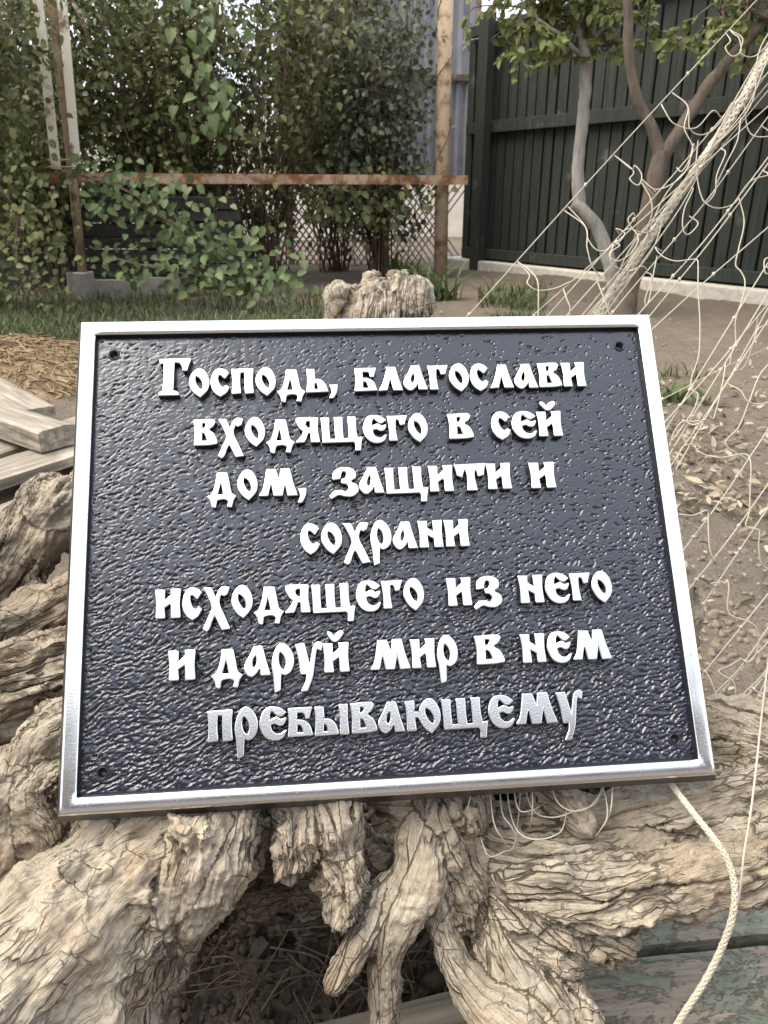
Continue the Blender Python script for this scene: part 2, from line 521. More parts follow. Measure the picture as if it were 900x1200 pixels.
# ------------------------------------------------------------------ leaves
def leaf_template(kind):
    if kind == 'heart':
        out = [(0, -0.06), (.26, -.14), (.46, .08), (.42, .38), (.22, .72), (0, 1.0)]
    elif kind == 'lance':
        out = [(0, 0), (.13, .18), (.18, .42), (.12, .75), (0, 1.0)]
    else:
        out = [(0, 0), (.24, .14), (.34, .40), (.24, .72), (0, 1.0)]
    right = out[1:-1]
    mid = [(0, t) for t in np.linspace(out[0][1], 1.0, len(right) + 2)]
    V, UV = [], []
    for (xx, yy) in mid: V.append((0, yy, 0.0)); UV.append((0.5, yy))
    for (xx, yy) in right: V.append((xx, yy, .30 * xx - .12 * yy * yy)); UV.append((0.5 + xx, yy))
    for (xx, yy) in right: V.append((-xx, yy, .30 * xx - .12 * yy * yy)); UV.append((0.5 - xx, yy))
    n = len(mid); m = len(right)
    for k in range(n): V[k] = (0, V[k][1], -.12 * max(V[k][1], 0) ** 2)
    T, Q = [(0, n, 1), (n - 1, n - 2, n + m - 1), (0, 1, n + m), (n - 1, n + 2 * m - 1, n - 2)], []
    for k in range(m - 1):
        Q.append((k + 1, n + k, n + k + 1, k + 2))
        Q.append((k + 1, k + 2, n + m + k + 1, n + m + k))
    return np.array(V), np.array(T), np.array(Q), np.array(UV)
LT = {k: leaf_template(k) for k in ('heart', 'lance', 'ovate')}

def leaves(name, pos, ydir, up, size, kind, mat, parent=None, rnd=None):
    V0, T0, Q0, UV0 = LT[kind]
    pos = np.asarray(pos); N = len(pos)
    yd = ydir / (np.linalg.norm(ydir, axis=1)[:, None] + 1e-9)
    xd = np.cross(yd, up); xd /= np.linalg.norm(xd, axis=1)[:, None] + 1e-9
    zd = np.cross(xd, yd)
    size = np.broadcast_to(size, (N,))
    V = pos[:, None] + size[:, None, None] * (V0[None, :, 0:1] * xd[:, None] + V0[None, :, 1:2] * yd[:, None] + V0[None, :, 2:3] * zd[:, None])
    k = len(V0); off = (np.arange(N) * k)[:, None, None]
    if rnd is None: rnd = RNG.random(N)
    return mesh_np(name, V.reshape(-1, 3), [(T0[None] + off).reshape(-1, 3), (Q0[None] + off).reshape(-1, 4)], mat, parent,
                   smooth=True, uv=np.tile(UV0, (N, 1)), attr={'rnd': np.repeat(rnd, k)})

def rand_dirs(n, bias=(0, 0, 0)):
    d = RNG.normal(0, 1, (n, 3)); d /= np.linalg.norm(d, axis=1)[:, None]
    return d + np.array(bias)

def stem_bundle(base, n, spread, height, lean=(0, 0), rad=0.006, wig=0.06, droop=0.0, seg=14):
    """n stems rising out of base; returns list of (polyline, radii)"""
    out = []
    for _ in range(n):
        a = RNG.uniform(0, 2 * np.pi); r = spread * math.sqrt(RNG.random())
        h = height * RNG.uniform(0.55, 1.05)
        b0 = np.array([base[0] + RNG.normal(0, .06), base[1] + RNG.normal(0, .06), base[2]])
        tip = b0 + np.array([r * math.cos(a) + lean[0] * h, r * math.sin(a) * .7 + lean[1] * h, h - droop * r * RNG.random()])
        mid = b0 * .55 + tip * .45 + np.array([RNG.normal(0, wig), RNG.normal(0, wig), h * .08])
        mid2 = b0 * .2 + tip * .8 + np.array([RNG.normal(0, wig), RNG.normal(0, wig), h * .06])
        pl = spline([b0, mid, mid2, tip], seg)
        out.append((pl, np.linspace(rad * RNG.uniform(.7, 1.3), rad * .25, seg)))
    return out

def build_stems(name, stems, mat, parent, seg=5):
    Vs, Fs, n = [], [], 0
    for pl, rd in stems:
        V, F = tube_arrays(pl, rd, seg)
        Vs.append(V); Fs.append(F + n); n += len(V)
    return mesh_np(name, np.concatenate(Vs), np.concatenate(Fs), mat, parent)

def shrub(name, base, label, cat, stems, nleaf, size, kind, mat, off=0.10, lo=0.15, bark='twig', group=None, twigs=3, patch=None, down=0.5):
    e = empty(name, base, label, cat, group)
    tw = []
    for pl, rd in stems:
        for _ in range(twigs):
            k = RNG.integers(len(pl) // 4, len(pl))
            d = rand_dirs(1)[0] * RNG.uniform(.10, .30); d[2] = abs(d[2]) * .4 - .05
            tw.append((spline([pl[k], pl[k] + d * .5 + [0, 0, .03], pl[k] + d], 6), np.linspace(rd[k] * .6, .0012, 6)))
    build_stems('stems', stems + tw, MT[bark], e)
    pts = np.concatenate([pl[int(len(pl) * lo):] for pl, _ in stems] + [np.repeat(pl[2:], 2, 0) for pl, _ in tw])
    pos = pts[RNG.integers(0, len(pts), nleaf)] + RNG.normal(0, off, (nleaf, 3)) * RNG.random((nleaf, 1))
    if patch is not None:
        keep = noise3(pos * patch[0], patch[1]) > patch[2]
        pos = pos[keep]
    n = len(pos)
    yd = rand_dirs(n, (0, -.35, -down)); up = rand_dirs(n, (0, -.7, 1.0))
    rnd = np.clip(.5 + .45 * noise3(pos * 3.2, 5) + RNG.normal(0, .22, n), 0, 1)
    leaves('foliage', pos, yd, up, size * RNG.uniform(.6, 1.25, n), kind, mat, e, rnd)
    return e

# hedge of overgrown bushes along the fence
bx = lambda u, y: (u - PW / 2) / FPX * (y * _cp + .25)
def gb(u, y): 
    X = bx(u, y); return np.array([X, y, gz(X, y)])
shrub('leafy_bush', gb(-25, 4.6), 'dense leafy bush at the picture edge left of the cream pole', 'bush',
      stem_bundle(gb(-25, 4.6), 40, .62, 2.1), 6800, .050, 'ovate', MT['hedge'], .16, .1, twigs=5)
shrub('leafy_bush', gb(75, 5.7), 'dark leafy bush just behind the cream pole', 'bush',
      stem_bundle(gb(75, 5.7), 34, .60, 2.3), 4800, .052, 'ovate', MT['hedge'], .15, .2, twigs=6)
shrub('leafy_bush', gb(185, 6.0), 'tall twiggy bush behind the rail, carrying the climbing vine', 'bush',
      stem_bundle(gb(185, 6.0), 42, .70, 2.5), 5600, .052, 'ovate', MT['hedge'], .15, .3, twigs=6)
shrub('leafy_bush', gb(320, 6.1), 'bush with bare reddish brown stems fanning up behind the middle of the rail', 'bush',
      stem_bundle(gb(310, 6.1), 70, .80, 2.6, (.05, 0)), 3600, .056, 'ovate', MT['hedge'], .13, .5, twigs=4)
shrub('leafy_bush', gb(430, 6.3), 'grey green bush with small pale leaves beside the rusty post', 'bush',
      stem_bundle(gb(448, 6.3), 54, .50, 2.3), 5200, .050, 'ovate', MT['greyleaf'], .15, .38, twigs=5)
shrub('leafy_bush', gb(395, 7.0), 'shaded bush behind the bare stems', 'bush',
      stem_bundle(gb(395, 7.0), 36, .8, 2.7), 3000, .065, 'ovate', MT['hedge'], .2, .35, twigs=4)
shrub('leafy_bush', gb(240, 7.0), 'shaded bush at the back of the thicket', 'bush',
      stem_bundle(gb(230, 7.0), 40, .9, 2.9), 7600, .060, 'ovate', MT['hedge'], .22, .25, twigs=5)
shrub('leafy_bush', gb(60, 6.9), 'shaded bush in the far left of the thicket', 'bush',
      stem_bundle(gb(50, 6.9), 40, .9, 2.9), 7600, .060, 'ovate', MT['hedge'], .22, .2, twigs=5)

# climbing vine with large heart-shaped leaves
def vine(name, path, label, nleaf, size, spread, kind='heart', mat='vine', hang=1.0, cat='vine'):
    p = spline(path, 60)
    e = empty(name, p[0], label, cat)
    st = [(p + np.stack([.02 * noise3(p * 9 + k, k), .02 * noise3(p * 9 + k, k + 3), 0 * p[:, 0]], 1), np.linspace(.006, .002, 60)) for k in range(3)]
    build_stems('stems', st, MT['twig'], e)
    pos = p[RNG.integers(0, 60, nleaf)] + RNG.normal(0, 1, (nleaf, 3)) * np.array(spread)
    yd = np.stack([RNG.normal(0, .45, nleaf), RNG.normal(-.35, .3, nleaf), -hang * np.ones(nleaf) + RNG.normal(0, .3, nleaf)], 1)
    up = np.stack([RNG.normal(0, .35, nleaf), -np.ones(nleaf), RNG.normal(.7, .3, nleaf)], 1)
    leaves('foliage', pos, yd, up, size * RNG.uniform(.6, 1.2, nleaf), kind, MT[mat], e)
    return e
vine('climbing_vine', [D(248, -60, 5.35), D(252, 0, 5.35), D(244, 60, 5.35), D(256, 110, 5.32), D(250, 160, 5.3)],
     'hanging vine with big light green heart-shaped leaves in front of the bushes', 130, .072, (.085, .06, .05))
vine('trailing_vine', [D(95, 205, 4.75), D(150, 225, 4.75), D(190, 255, 4.7), D(235, 280, 4.62), D(300, 320, 4.55)],
     'trailing bramble with toothed green leaves below the rusty rail', 420, .062, (.16, .10, .09), 'ovate', 'vine', .4)
vine('trailing_vine', [D(120, 300, 4.6), D(200, 318, 4.55), D(270, 326, 4.5), D(330, 330, 4.5)],
     'low bramble with pale green leaves on the ground by the concrete slabs', 170, .062, (.16, .09, .05), 'ovate', 'vine', .3)
vine('trailing_vine', [D(-10, 215, 4.3), D(20, 250, 4.3), D(20, 310, 4.2), D(45, 345, 4.2)],
     'bushy creeper with small leaves covering the foot of the cream pole', 330, .045, (.15, .10, .10), 'ovate', 'hedge', .3)
vine('climbing_vine', [D(70, -50, 4.6), D(82, 0, 4.55), D(98, 30, 4.5), D(104, 55, 4.5)],
     'leafy shoot hanging across the top of the cream pole', 40, .052, (.07, .05, .05), 'lance', 'vine', .5)
vine('climbing_vine', [D(470, 215, 6.0), D(430, 226, 6.0), D(380, 240, 6.0)],
     'dark creeper drooping below the rail left of the rusty post', 240, .062, (.16, .10, .12), 'ovate', 'hedge', .6)

# ------------------------------------------------------------------ posts and rail
pole = empty('steel_pole', GG(98, 355), 'flaking cream and rust pole standing on a concrete stub at the end of the rail', 'pole')
f = GG(98, 352)
mb = MB(); b0 = f + np.array([0, 0, .0]); 
mb.box(b0 + [0, 0, .07], (.13, .13, .20), jitter=.006); mb.build('concrete_footing', MT['concrete'], pole, bevel=.008)
fy = f[1]
mb = MB(); mb.tube([D(97, 322, fy), D(80, 160, fy), D(63, 20, fy), D(55, -60, fy)], .027, 14); mb.build('pipe', MT['rustpole'], pole, smooth=True)
for (u0, v0), (u1, v1), nm, r in (((66, 198), (40, -40), 'angle_bar', .030), ((90, 198), (69, -40), 'angle_bar', .028)):
    p0, p1 = D(u0, v0, fy - .06), D(u1, v1, fy - .06)
    ax = (p1 - p0) / np.linalg.norm(p1 - p0); xx = np.array([1.0, 0, 0]); xx -= ax * (xx @ ax); xx /= np.linalg.norm(xx); yy = np.cross(ax, xx)
    mb = MB()
    Rm = np.stack([xx, yy, ax], 1); L = np.linalg.norm(p1 - p0)
    mb.box((p0 + p1) / 2, (r * 1.9, .006, L), Rm)
    mb.box((p0 + p1) / 2 + yy * .030 - xx * (r * .95 - .004), (.006, .050, L), Rm)
    mb.build(nm, MT['creampole'], pole)
mb = MB()
for v in (188, 196):
    c0 = D(79, v, fy)
    th = np.linspace(0, 2 * np.pi, 22)
    mb.tube([c0 + [.10 * math.cos(t), -.03 + .075 * math.sin(t), 0] for t in th], .004, 6, cap=False)
mb.build('tie_wire', MT['rustpole'], pole, smooth=True)

yl, yr = fy + .02, 6.05
r0, r1 = D(42, 206, yl), D(548, 213, yr)
r1[2] = r0[2] = (r0[2] + r1[2]) / 2
rail = empty('rusty_rail', (r0 + r1) / 2, 'long rusty horizontal steel rail running between the two poles', 'rail')
ax = (r1 - r0) / np.linalg.norm(r1 - r0); up = np.array([0, 0, 1.0]); sd = np.cross(ax, up)
Rm = np.stack([ax, sd, up], 1)
mb = MB(); L = np.linalg.norm(r1 - r0)
mb.box((r0 + r1) / 2, (L, .006, .062), Rm); mb.box((r0 + r1) / 2 - sd * .028 * (-1 if sd[1] > 0 else 1) + up * .028, (L, .050, .006), Rm)
mb.build('angle_iron', MT['rust'], rail)

post = empty('steel_post', gb(517, 6.12), 'rusty brown steel post at the right end of the rail, beside the green fence', 'pole')
mb = MB(); mb.tube([D(516, 335, 6.12), D(518, 200, 6.12), D(524, -60, 6.12)], .052, 16); mb.build('pipe', MT['rustpole'], post, smooth=True)
mb = MB()
th = np.linspace(0, 2 * np.pi * 2.6, 120) + .6 * np.sin(np.linspace(0, 9, 120))
c0, c1 = D(517, 230, 6.12), D(523, 0, 6.12)
mb.tube([c0 + (c1 - c0) * (k / 119) + np.array([.056 * math.cos(t), .056 * math.sin(t), 0]) for k, t in enumerate(th)], .0028, 5)
mb.build('dead_tendril', MT['twig'], post, smooth=True)

# ------------------------------------------------------------------ sheet metal fence, netting and wall behind the bushes
YB = 7.7
def ribbed(name, x0, x1, z0, z1, y, label, mat, parent=None, pitch=.085, amp=.014):
    n = int((x1 - x0) / pitch * 8)
    xs = np.linspace(x0, x1, n)
    yy = y + amp * np.clip(np.sin(xs / pitch * 2 * np.pi) * 2.2, -1, 1)
    V = np.concatenate([np.stack([xs, yy, np.full(n, z)], 1) for z in (z0, z1)] + [np.stack([xs, yy + .003, np.full(n, z)], 1) for z in (z0, z1)])
    i = np.arange(n - 1)
    F = np.concatenate([np.stack([i, i + 1, i + 1 + n, i + n], 1), np.stack([i + 2 * n, i + 3 * n, i + 1 + 3 * n, i + 1 + 2 * n], 1),
                        np.stack([i + n, i + n + 1, i + 3 * n + 1, i + 3 * n], 1), np.stack([i, i + 2 * n, i + 2 * n + 1, i + 1], 1)])
    return mesh_np(name, V, F, mat, parent, smooth=False)
xa, xb = bx(-260, YB), D(556, 200, YB)[0]
xs0 = bx(335, YB)
zmid = D(520, 92, YB)[2]; zlo = D(520, 208, YB)[2]
sf = empty('sheet_metal_fence', (xb - 1, YB, 0), 'grey ribbed sheet metal fence behind the bushes and the rusty post', 'fence')
ribbed('lower_sheet', xs0, xb, zlo + .02, zmid, YB, '', MT['sheet'], sf)
mb = MB(); mb.box(((xs0 + xb) / 2, YB - .03, zmid), (xb - xs0, .05, .05)); mb.build('crossbar', MT['twig'], sf)
ribbed('upper_sheet', xs0, xb, zmid + .02, zmid + 1.35, YB + .05, '', MT['sheet'], sf, .10)
for xx in (xb - .02, xs0 + .05):
    mb = MB(); mb.box((xx, YB + .09, 1.0), (.06, .06, 2.6)); mb.build('fence_post', MT['rustpole'], sf)
# woven lath screen under the sheets
ln = empty('wire_mesh_fence', (xb - 1, YB, 0), 'low diamond wire mesh below the ribbed sheets, bright yard showing through', 'fence')
mb = MB()
z0, z1 = -.02, zlo
s = .062
for k in range(int((xb - xa + 1) / s)):
    for sg in (-1, 1):
        px0 = xa + k * s; dx = (z1 - z0) * .75
        p0, p1 = (px0, YB + sg * .004, z0), (px0 + sg * dx, YB + sg * .004, z1)
        if max(p0[0], p1[0]) > xb or min(p0[0], p1[0]) < xa: continue
        mb.tube([p0, p1], .0075, 4, cap=False)
mb.build('wire_netting', MT['wire'], ln)
mb = MB(); mb.box(((xa + xb) / 2, YB + .02, z1 + .012), (xb - xa, .03, .022)); mb.build('top_rail', MT['wire'], ln)
wl = MB(); wl.box((-1.5, 12.0, .75), (14, .2, 1.7)); 
wl = wl.build('yard_wall', MT['plaster']); tag(wl, 'pale plastered wall of the yard seen through the wire mesh', 'wall')

# concrete slabs edging the bed
k = 0
for (u0, u1, lab) in ((106, 158, 'short concrete edging slab next to the cream pole footing'), (161, 212, 'concrete edging slab half hidden by bramble leaves')):
    y0 = 5.15 + k * .12
    a, b = gb(u0, y0), gb(u1, y0)
    mb = MB(); mb.box((a + b) / 2 + np.array([0, 0, .055]), (np.linalg.norm(b - a), .05, .13), jitter=.004)
    o = mb.build('edging_slab', MT['concrete' if k < 2 else 'darkblock'], None, bevel=.006); tag(o, lab, 'slab', 'edging slabs below the bushes'); k += 1
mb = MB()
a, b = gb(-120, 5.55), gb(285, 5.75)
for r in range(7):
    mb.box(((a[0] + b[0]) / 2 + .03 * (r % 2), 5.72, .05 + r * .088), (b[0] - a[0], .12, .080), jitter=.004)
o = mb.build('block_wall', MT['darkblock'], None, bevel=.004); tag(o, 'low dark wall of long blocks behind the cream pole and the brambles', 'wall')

# ------------------------------------------------------------------ dark green board fence
A, B = D(566, 306, 6.9), D(905, 345, 4.75)
A[2] = B[2] = .10
dirf = (B - A) / np.linalg.norm(B - A); dirf[2] = 0; dirf /= np.linalg.norm(dirf)
nrm = np.array([dirf[1], -dirf[0], 0]);  nrm = nrm if nrm[1] < 0 else -nrm
LF = np.linalg.norm((B - A)[:2])
topz = D(570, 26, 6.9)[2]
midz = D(575, 150, 6.9)[2]
fence = empty('board_fence', A, 'tall dark green vertical board fence on a whitewashed footing, to the right', 'fence')
Rf = np.stack([dirf, -nrm, np.array([0, 0, 1.0])], 1)
def board(s0, wd, off, h):
    c = A + dirf * (s0 + wd / 2) + nrm * off
    c[2] = .10 + h / 2
    tilt = RNG.normal(0, .0022)
    R2 = Rf @ np.array([[math.cos(tilt), 0, math.sin(tilt)], [0, 1, 0], [-math.sin(tilt), 0, math.cos(tilt)]])
    mb = MB(); mb.box(c, (wd, .020, h), R2)
    mb.build('board', MT['green'], fence, bevel=.003)
sb = -.26
while sb < LF + .9:
    wd = .086 + RNG.normal(0, .004)
    board(sb, wd, .015, topz - .18 + RNG.normal(0, .012))
    sb += wd + .013 + abs(RNG.normal(0, .003))
sb = -.28
while sb < LF + .9:
    board(sb, .215, -.024, topz - .20); sb += .219
for z, hh, nm in ((midz, .085, 'rail'), (.165, .075, 'rail'), (topz - .05, .075, 'rail')):
    mb = MB(); c = A + dirf * ((LF + 1.0) / 2 - .1) + nrm * .056; c[2] = z
    mb.box(c, (LF + 1.2, .050, hh), Rf); mb.build(nm, MT['green'], fence, bevel=.004)
for s in (.06, LF + 1.2):
    mb = MB(); c = A + dirf * s + nrm * .125; c[2] = (topz + .03) / 2 + .02
    mb.box(c, (.11, .08, topz + .02), Rf); mb.build('post', MT['green'], fence, bevel=.006)
mb = MB(); c = A + dirf * (LF / 2 + .6) + nrm * .03; c[2] = .03
mb.box(c, (LF + 2.0, .26, .16), Rf); mb.build('footing', MT['whitewash'], fence, bevel=.012)

# ------------------------------------------------------------------ young trees before the fence
def tree(label, trunks, crowns, bark, leafmat, group='young trees by the green fence'):
    base = trunks[0][0][0]
    e = empty('young_tree', base, label, 'tree', group)
    for pl, rd, nm in trunks:
        p = spline(pl, 40); r = np.interp(np.linspace(0, 1, 40), np.linspace(0, 1, len(rd)), rd)
        q = p * 16
        p = p + .006 * np.stack([noise3(q, 1), noise3(q, 2), noise3(q, 3)], 1)
        r = r * (1 + .10 * noise3(q * 1.7, 4))
        V, F = tube_arrays(p, r, 14); mesh_np(nm, V, F, MT[bark], e)
    P0, D0, U0 = [], [], []
    for c, rad, n in crowns:
        c = np.array(c); tw = []
        for _ in range(n):
            st = c + RNG.normal(0, .35, 3) * rad * [1, 1, .7]
            d = rand_dirs(1, (0, -.2, .05))[0]; d /= np.linalg.norm(d)
            Lt = RNG.uniform(.16, .30)
            en = st + d * Lt + [0, 0, -.10 * Lt]
            tw.append((spline([c, c * .45 + st * .55 + [0, 0, .03], st, en], 12), np.linspace(.006, .0013, 12)))
            for m_ in range(16):
                t = .15 + .85 * m_ / 15
                side = rand_dirs(1, d * .6 + np.array([0, 0, -.55]))[0]
                P0.append(st * (1 - t) + en * t); D0.append(side); U0.append(rand_dirs(1, (0, -.3, 1.4))[0])
        build_stems('twig', tw, MT['twig'], e)
    leaves('crown', np.array(P0), np.array(D0), np.array(U0), .050 * RNG.uniform(.6, 1.2, len(P0)), 'ovate', MT[leafmat], e)
    return e
t1 = 4.75
tree('young tree with a straight pale grey trunk and light green leaves', [
    ([D(722, 372, t1), D(716, 320, t1), D(704, 275, t1), D(685, 248, t1 - .02), D(671, 238, t1 - .02)], (.038, .038, .042, .038, .030), 'trunk'),
    ([D(680, 246, t1), D(677, 200, t1), D(684, 130, t1), D(686, 75, t1), D(680, 20, t1), D(690, -80, t1)], (.038, .034, .034, .033, .025, .018), 'trunk'),
    ([D(686, 62, t1), D(705, 35, t1), D(728, 28, t1 + .1)], (.014, .012, .008), 'branch'),
    ([D(684, 70, t1), D(655, 40, t1 - .1), D(625, 20, t1 - .1)], (.014, .012, .006), 'branch')],
    [(D(640, 15, t1), .42, 26), (D(690, 10, t1), .34, 26), (D(620, -30, t1), .4, 22), (D(715, 55, t1), .16, 6), (D(655, 55, t1 - .1), .16, 9), (D(740, 2, t1 + .1), .25, 14), (D(690, -60, t1), .5, 26)], 'paletrunk', 'tree')
t2 = 4.35
tree('forked young tree with a brown trunk, half behind the fishing net', [
    ([D(732, 385, t2), D(742, 320, t2), D(757, 260, t2), D(770, 200, t2), D(776, 176, t2)], (.052, .047, .045, .044, .042), 'trunk'),
    ([D(774, 185, t2), D(765, 155, t2), D(745, 110, t2), D(737, 60, t2), D(736, 10, t2), D(728, -70, t2)], (.034, .028, .026, .024, .022, .018), 'limb'),
    ([D(776, 185, t2), D(795, 155, t2), D(830, 100, t2), D(868, 55, t2), D(905, 15, t2), D(960, -50, t2)], (.036, .032, .030, .029, .027, .025), 'limb')],
    [(D(868, 10, t2), .28, 12), (D(845, 14, t2), .16, 6), (D(905, -40, t2), .5, 22), (D(760, -20, t2 + .1), .28, 9)], 'brownbark', 'tree')

# ------------------------------------------------------------------ weeds, grass, litter
def blades(name, pts, length, width, mat, parent=None, lean=.5, n_seg=4):
    pts = np.asarray(pts); N = len(pts)
    a = RNG.uniform(0, 2 * np.pi, N); L = length * RNG.uniform(.5, 1.2, N)
    dx = np.stack([np.cos(a), np.sin(a), 0 * a], 1); sx = np.stack([-np.sin(a), np.cos(a), 0 * a], 1)
    V = []
    ln = lean * RNG.uniform(.2, 1.4, N)
    for k in range(n_seg + 1):
        t = k / n_seg
        c = pts + dx * (L * ln * t * t)[:, None] + np.array([0, 0, 1]) * (L * (t - .35 * ln * t * t))[:, None]
        wv = width * (1 - t) ** .7 * .5 + .0004
        V += [c - sx * wv, c + sx * wv]
    V = np.stack(V, 1)
    k2 = 2 * (n_seg + 1)
    F0 = np.array([(2 * k, 2 * k + 1, 2 * k + 3, 2 * k + 2) for k in range(n_seg)])
    F = (F0[None] + (np.arange(N) * k2)[:, None, None]).reshape(-1, 4)
    UV0 = np.array([((k % 2), (k // 2) / n_seg) for k in range(k2)])
    return mesh_np(name, V.reshape(-1, 3), F, MT[mat], parent, uv=np.tile(UV0, (N, 1)), attr={'rnd': np.repeat(RNG.random(N), k2)})

def scatter(n, u0, u1, v0, v1, dens=None):
    """points on the ground inside a patch of garden"""
    y0, y1 = G(450, v1)[1], G(450, v0)[1]
    out = []
    yy = 1 / RNG.uniform(1 / y1, 1 / y0, n)
    uu = RNG.uniform(u0, u1, n)
    xx = (uu - PW / 2) / FPX * (yy * _cp + .25)
    p = np.stack([xx, yy, ground_h(xx, yy)], 1)
    if dens: p = p[noise3(p * dens[0], dens[1]) > dens[2]]
    return p
g1 = np.concatenate([scatter(5200, -60, 395, 345, 402), scatter(1500, 560, 640, 345, 395, (2, 3, .05)), scatter(500, 770, 830, 440, 500, (2.5, 8, .1)), scatter(700, -60, 120, 330, 400)])
tag(blades('grass', g1, .085, .007, 'blade', None, .8), 'short weedy grass before the bushes', 'grass', kind='stuff')
dl = np.concatenate([scatter(520, 770, 960, 450, 610, (3.2, 11, .0)), scatter(160, 770, 960, 430, 560), scatter(60, 760, 960, 560, 820), scatter(350, 380, 760, 320, 420, (2, 4, 0)), scatter(120, -50, 110, 380, 470)])
ns_ = len(dl)
dl = np.concatenate([dl, scatter(420, 740, 960, 430, 860), scatter(300, 380, 900, 340, 430)])
nd = len(dl); dl[:, 2] += .006 + .012 * RNG.random(nd)
yd = rand_dirs(nd); yd[:, 2] *= .5; up = rand_dirs(nd, (0, 0, 1.0))
tag(leaves('fallen_leaves', dl, yd, up, .038 * RNG.uniform(.4, 1.2, nd) * np.where(np.arange(nd) < ns_, 1, .36), 'lance', MT['dry']), 'pale dry leaves littering the soil', 'leaves', kind='stuff')
mb = MB()
for p_ in np.concatenate([scatter(420, 770, 960, 440, 860), scatter(120, 600, 960, 340, 440)]):
    r = RNG.uniform(.002, .0075) * (2.0 if RNG.random() < .06 else 1)
    bm = bmesh.new(); bmesh.ops.create_icosphere(bm, subdivisions=2, radius=r)
    V = np.array([vv.co[:] for vv in bm.verts]); V = V * RNG.uniform(.6, 1.25, 3) * (1 + .75 * noise3(V / r * 1.3 + RNG.uniform(0, 50), 1)[:, None])
    mb.add(V + p_ + [0, 0, r * .15], [[x.index for x in f.verts] for f in bm.faces]); bm.free()
tag(mb.build('soil_crumbs', MT['crumb'], None, smooth=True), 'small clods and pebbles strewn over the bare soil', 'pebbles', kind='stuff')
# strap-leaved clumps
for (u, v, lab, n, L) in ((515, 352, 'clump of green strap leaves behind the stump tip, by the rusty post', 46, .28), (470, 325, 'smaller clump of strap leaves left of the rusty post', 30, .22), (600, 352, 'low green weed at the foot of the board fence', 26, .16), (790, 470, 'small green weed on the soil right of the plaque', 22, .09)):
    b = GG(u, v)
    e = empty('strap_leaf_plant', b, lab, 'plant')
    blades('leaves', b + RNG.normal(0, 1, (n, 3)) * [.07, .05, 0], L, .026, 'vine', e, .9, 5)

# straw heap
c = GG(35, 455)
e = empty('straw_heap', c, 'heap of dry brown straw beside the planks', 'straw heap')
n = 2600
a = RNG.uniform(0, 2 * np.pi, n); r = np.sqrt(RNG.random(n)); 
px = c[0] + .42 * r * np.cos(a) - .12; py = c[1] + .10 + .36 * r * np.sin(a)
pz = ground_h(px, py) + (.16 * (1 - r ** 2)) * (.75 + .25 * RNG.random(n))
dr = rand_dirs(n); dr[:, 2] *= .3
st = [(spline([np.array([x_, y_, z_]) - d * l / 2, np.array([x_, y_, z_]) + np.array([0, 0, .012]), np.array([x_, y_, z_]) + d * l / 2 + np.array([0, 0, -.01])], 5), np.full(5, .0022))
      for x_, y_, z_, d, l in zip(px, py, pz, dr, RNG.uniform(.06, .20, n))]
so = build_stems('stalks', st, MT['straw'], e, 4)
at = so.data.attributes.new('rnd', 'FLOAT', 'POINT'); at.data.foreach_set('value', np.repeat(RNG.random(n), 20).astype(np.float32))
mnd = []
gxx, gyy = np.meshgrid(np.linspace(-1, 1, 26), np.linspace(-1, 1, 26))
rr = np.sqrt(gxx ** 2 + gyy ** 2).ravel()
mx, my = c[0] - .12 + .44 * gxx.ravel(), c[1] + .10 + .38 * gyy.ravel()
mz = ground_h(mx, my) + .15 * np.clip(1 - rr ** 2, -.12, 1) + .008 * noise3(np.stack([mx * 30, my * 30, mx * 0], 1), 2)
ii, jj = np.meshgrid(np.arange(25), np.arange(25), indexing='ij'); aa = ii * 26 + jj
mesh_np('matted_core', np.stack([mx, my, mz], 1), np.stack([aa, aa + 1, aa + 27, aa + 26], -1).reshape(-1, 4), MT['straw'], e, attr={'rnd': RNG.random(676)})

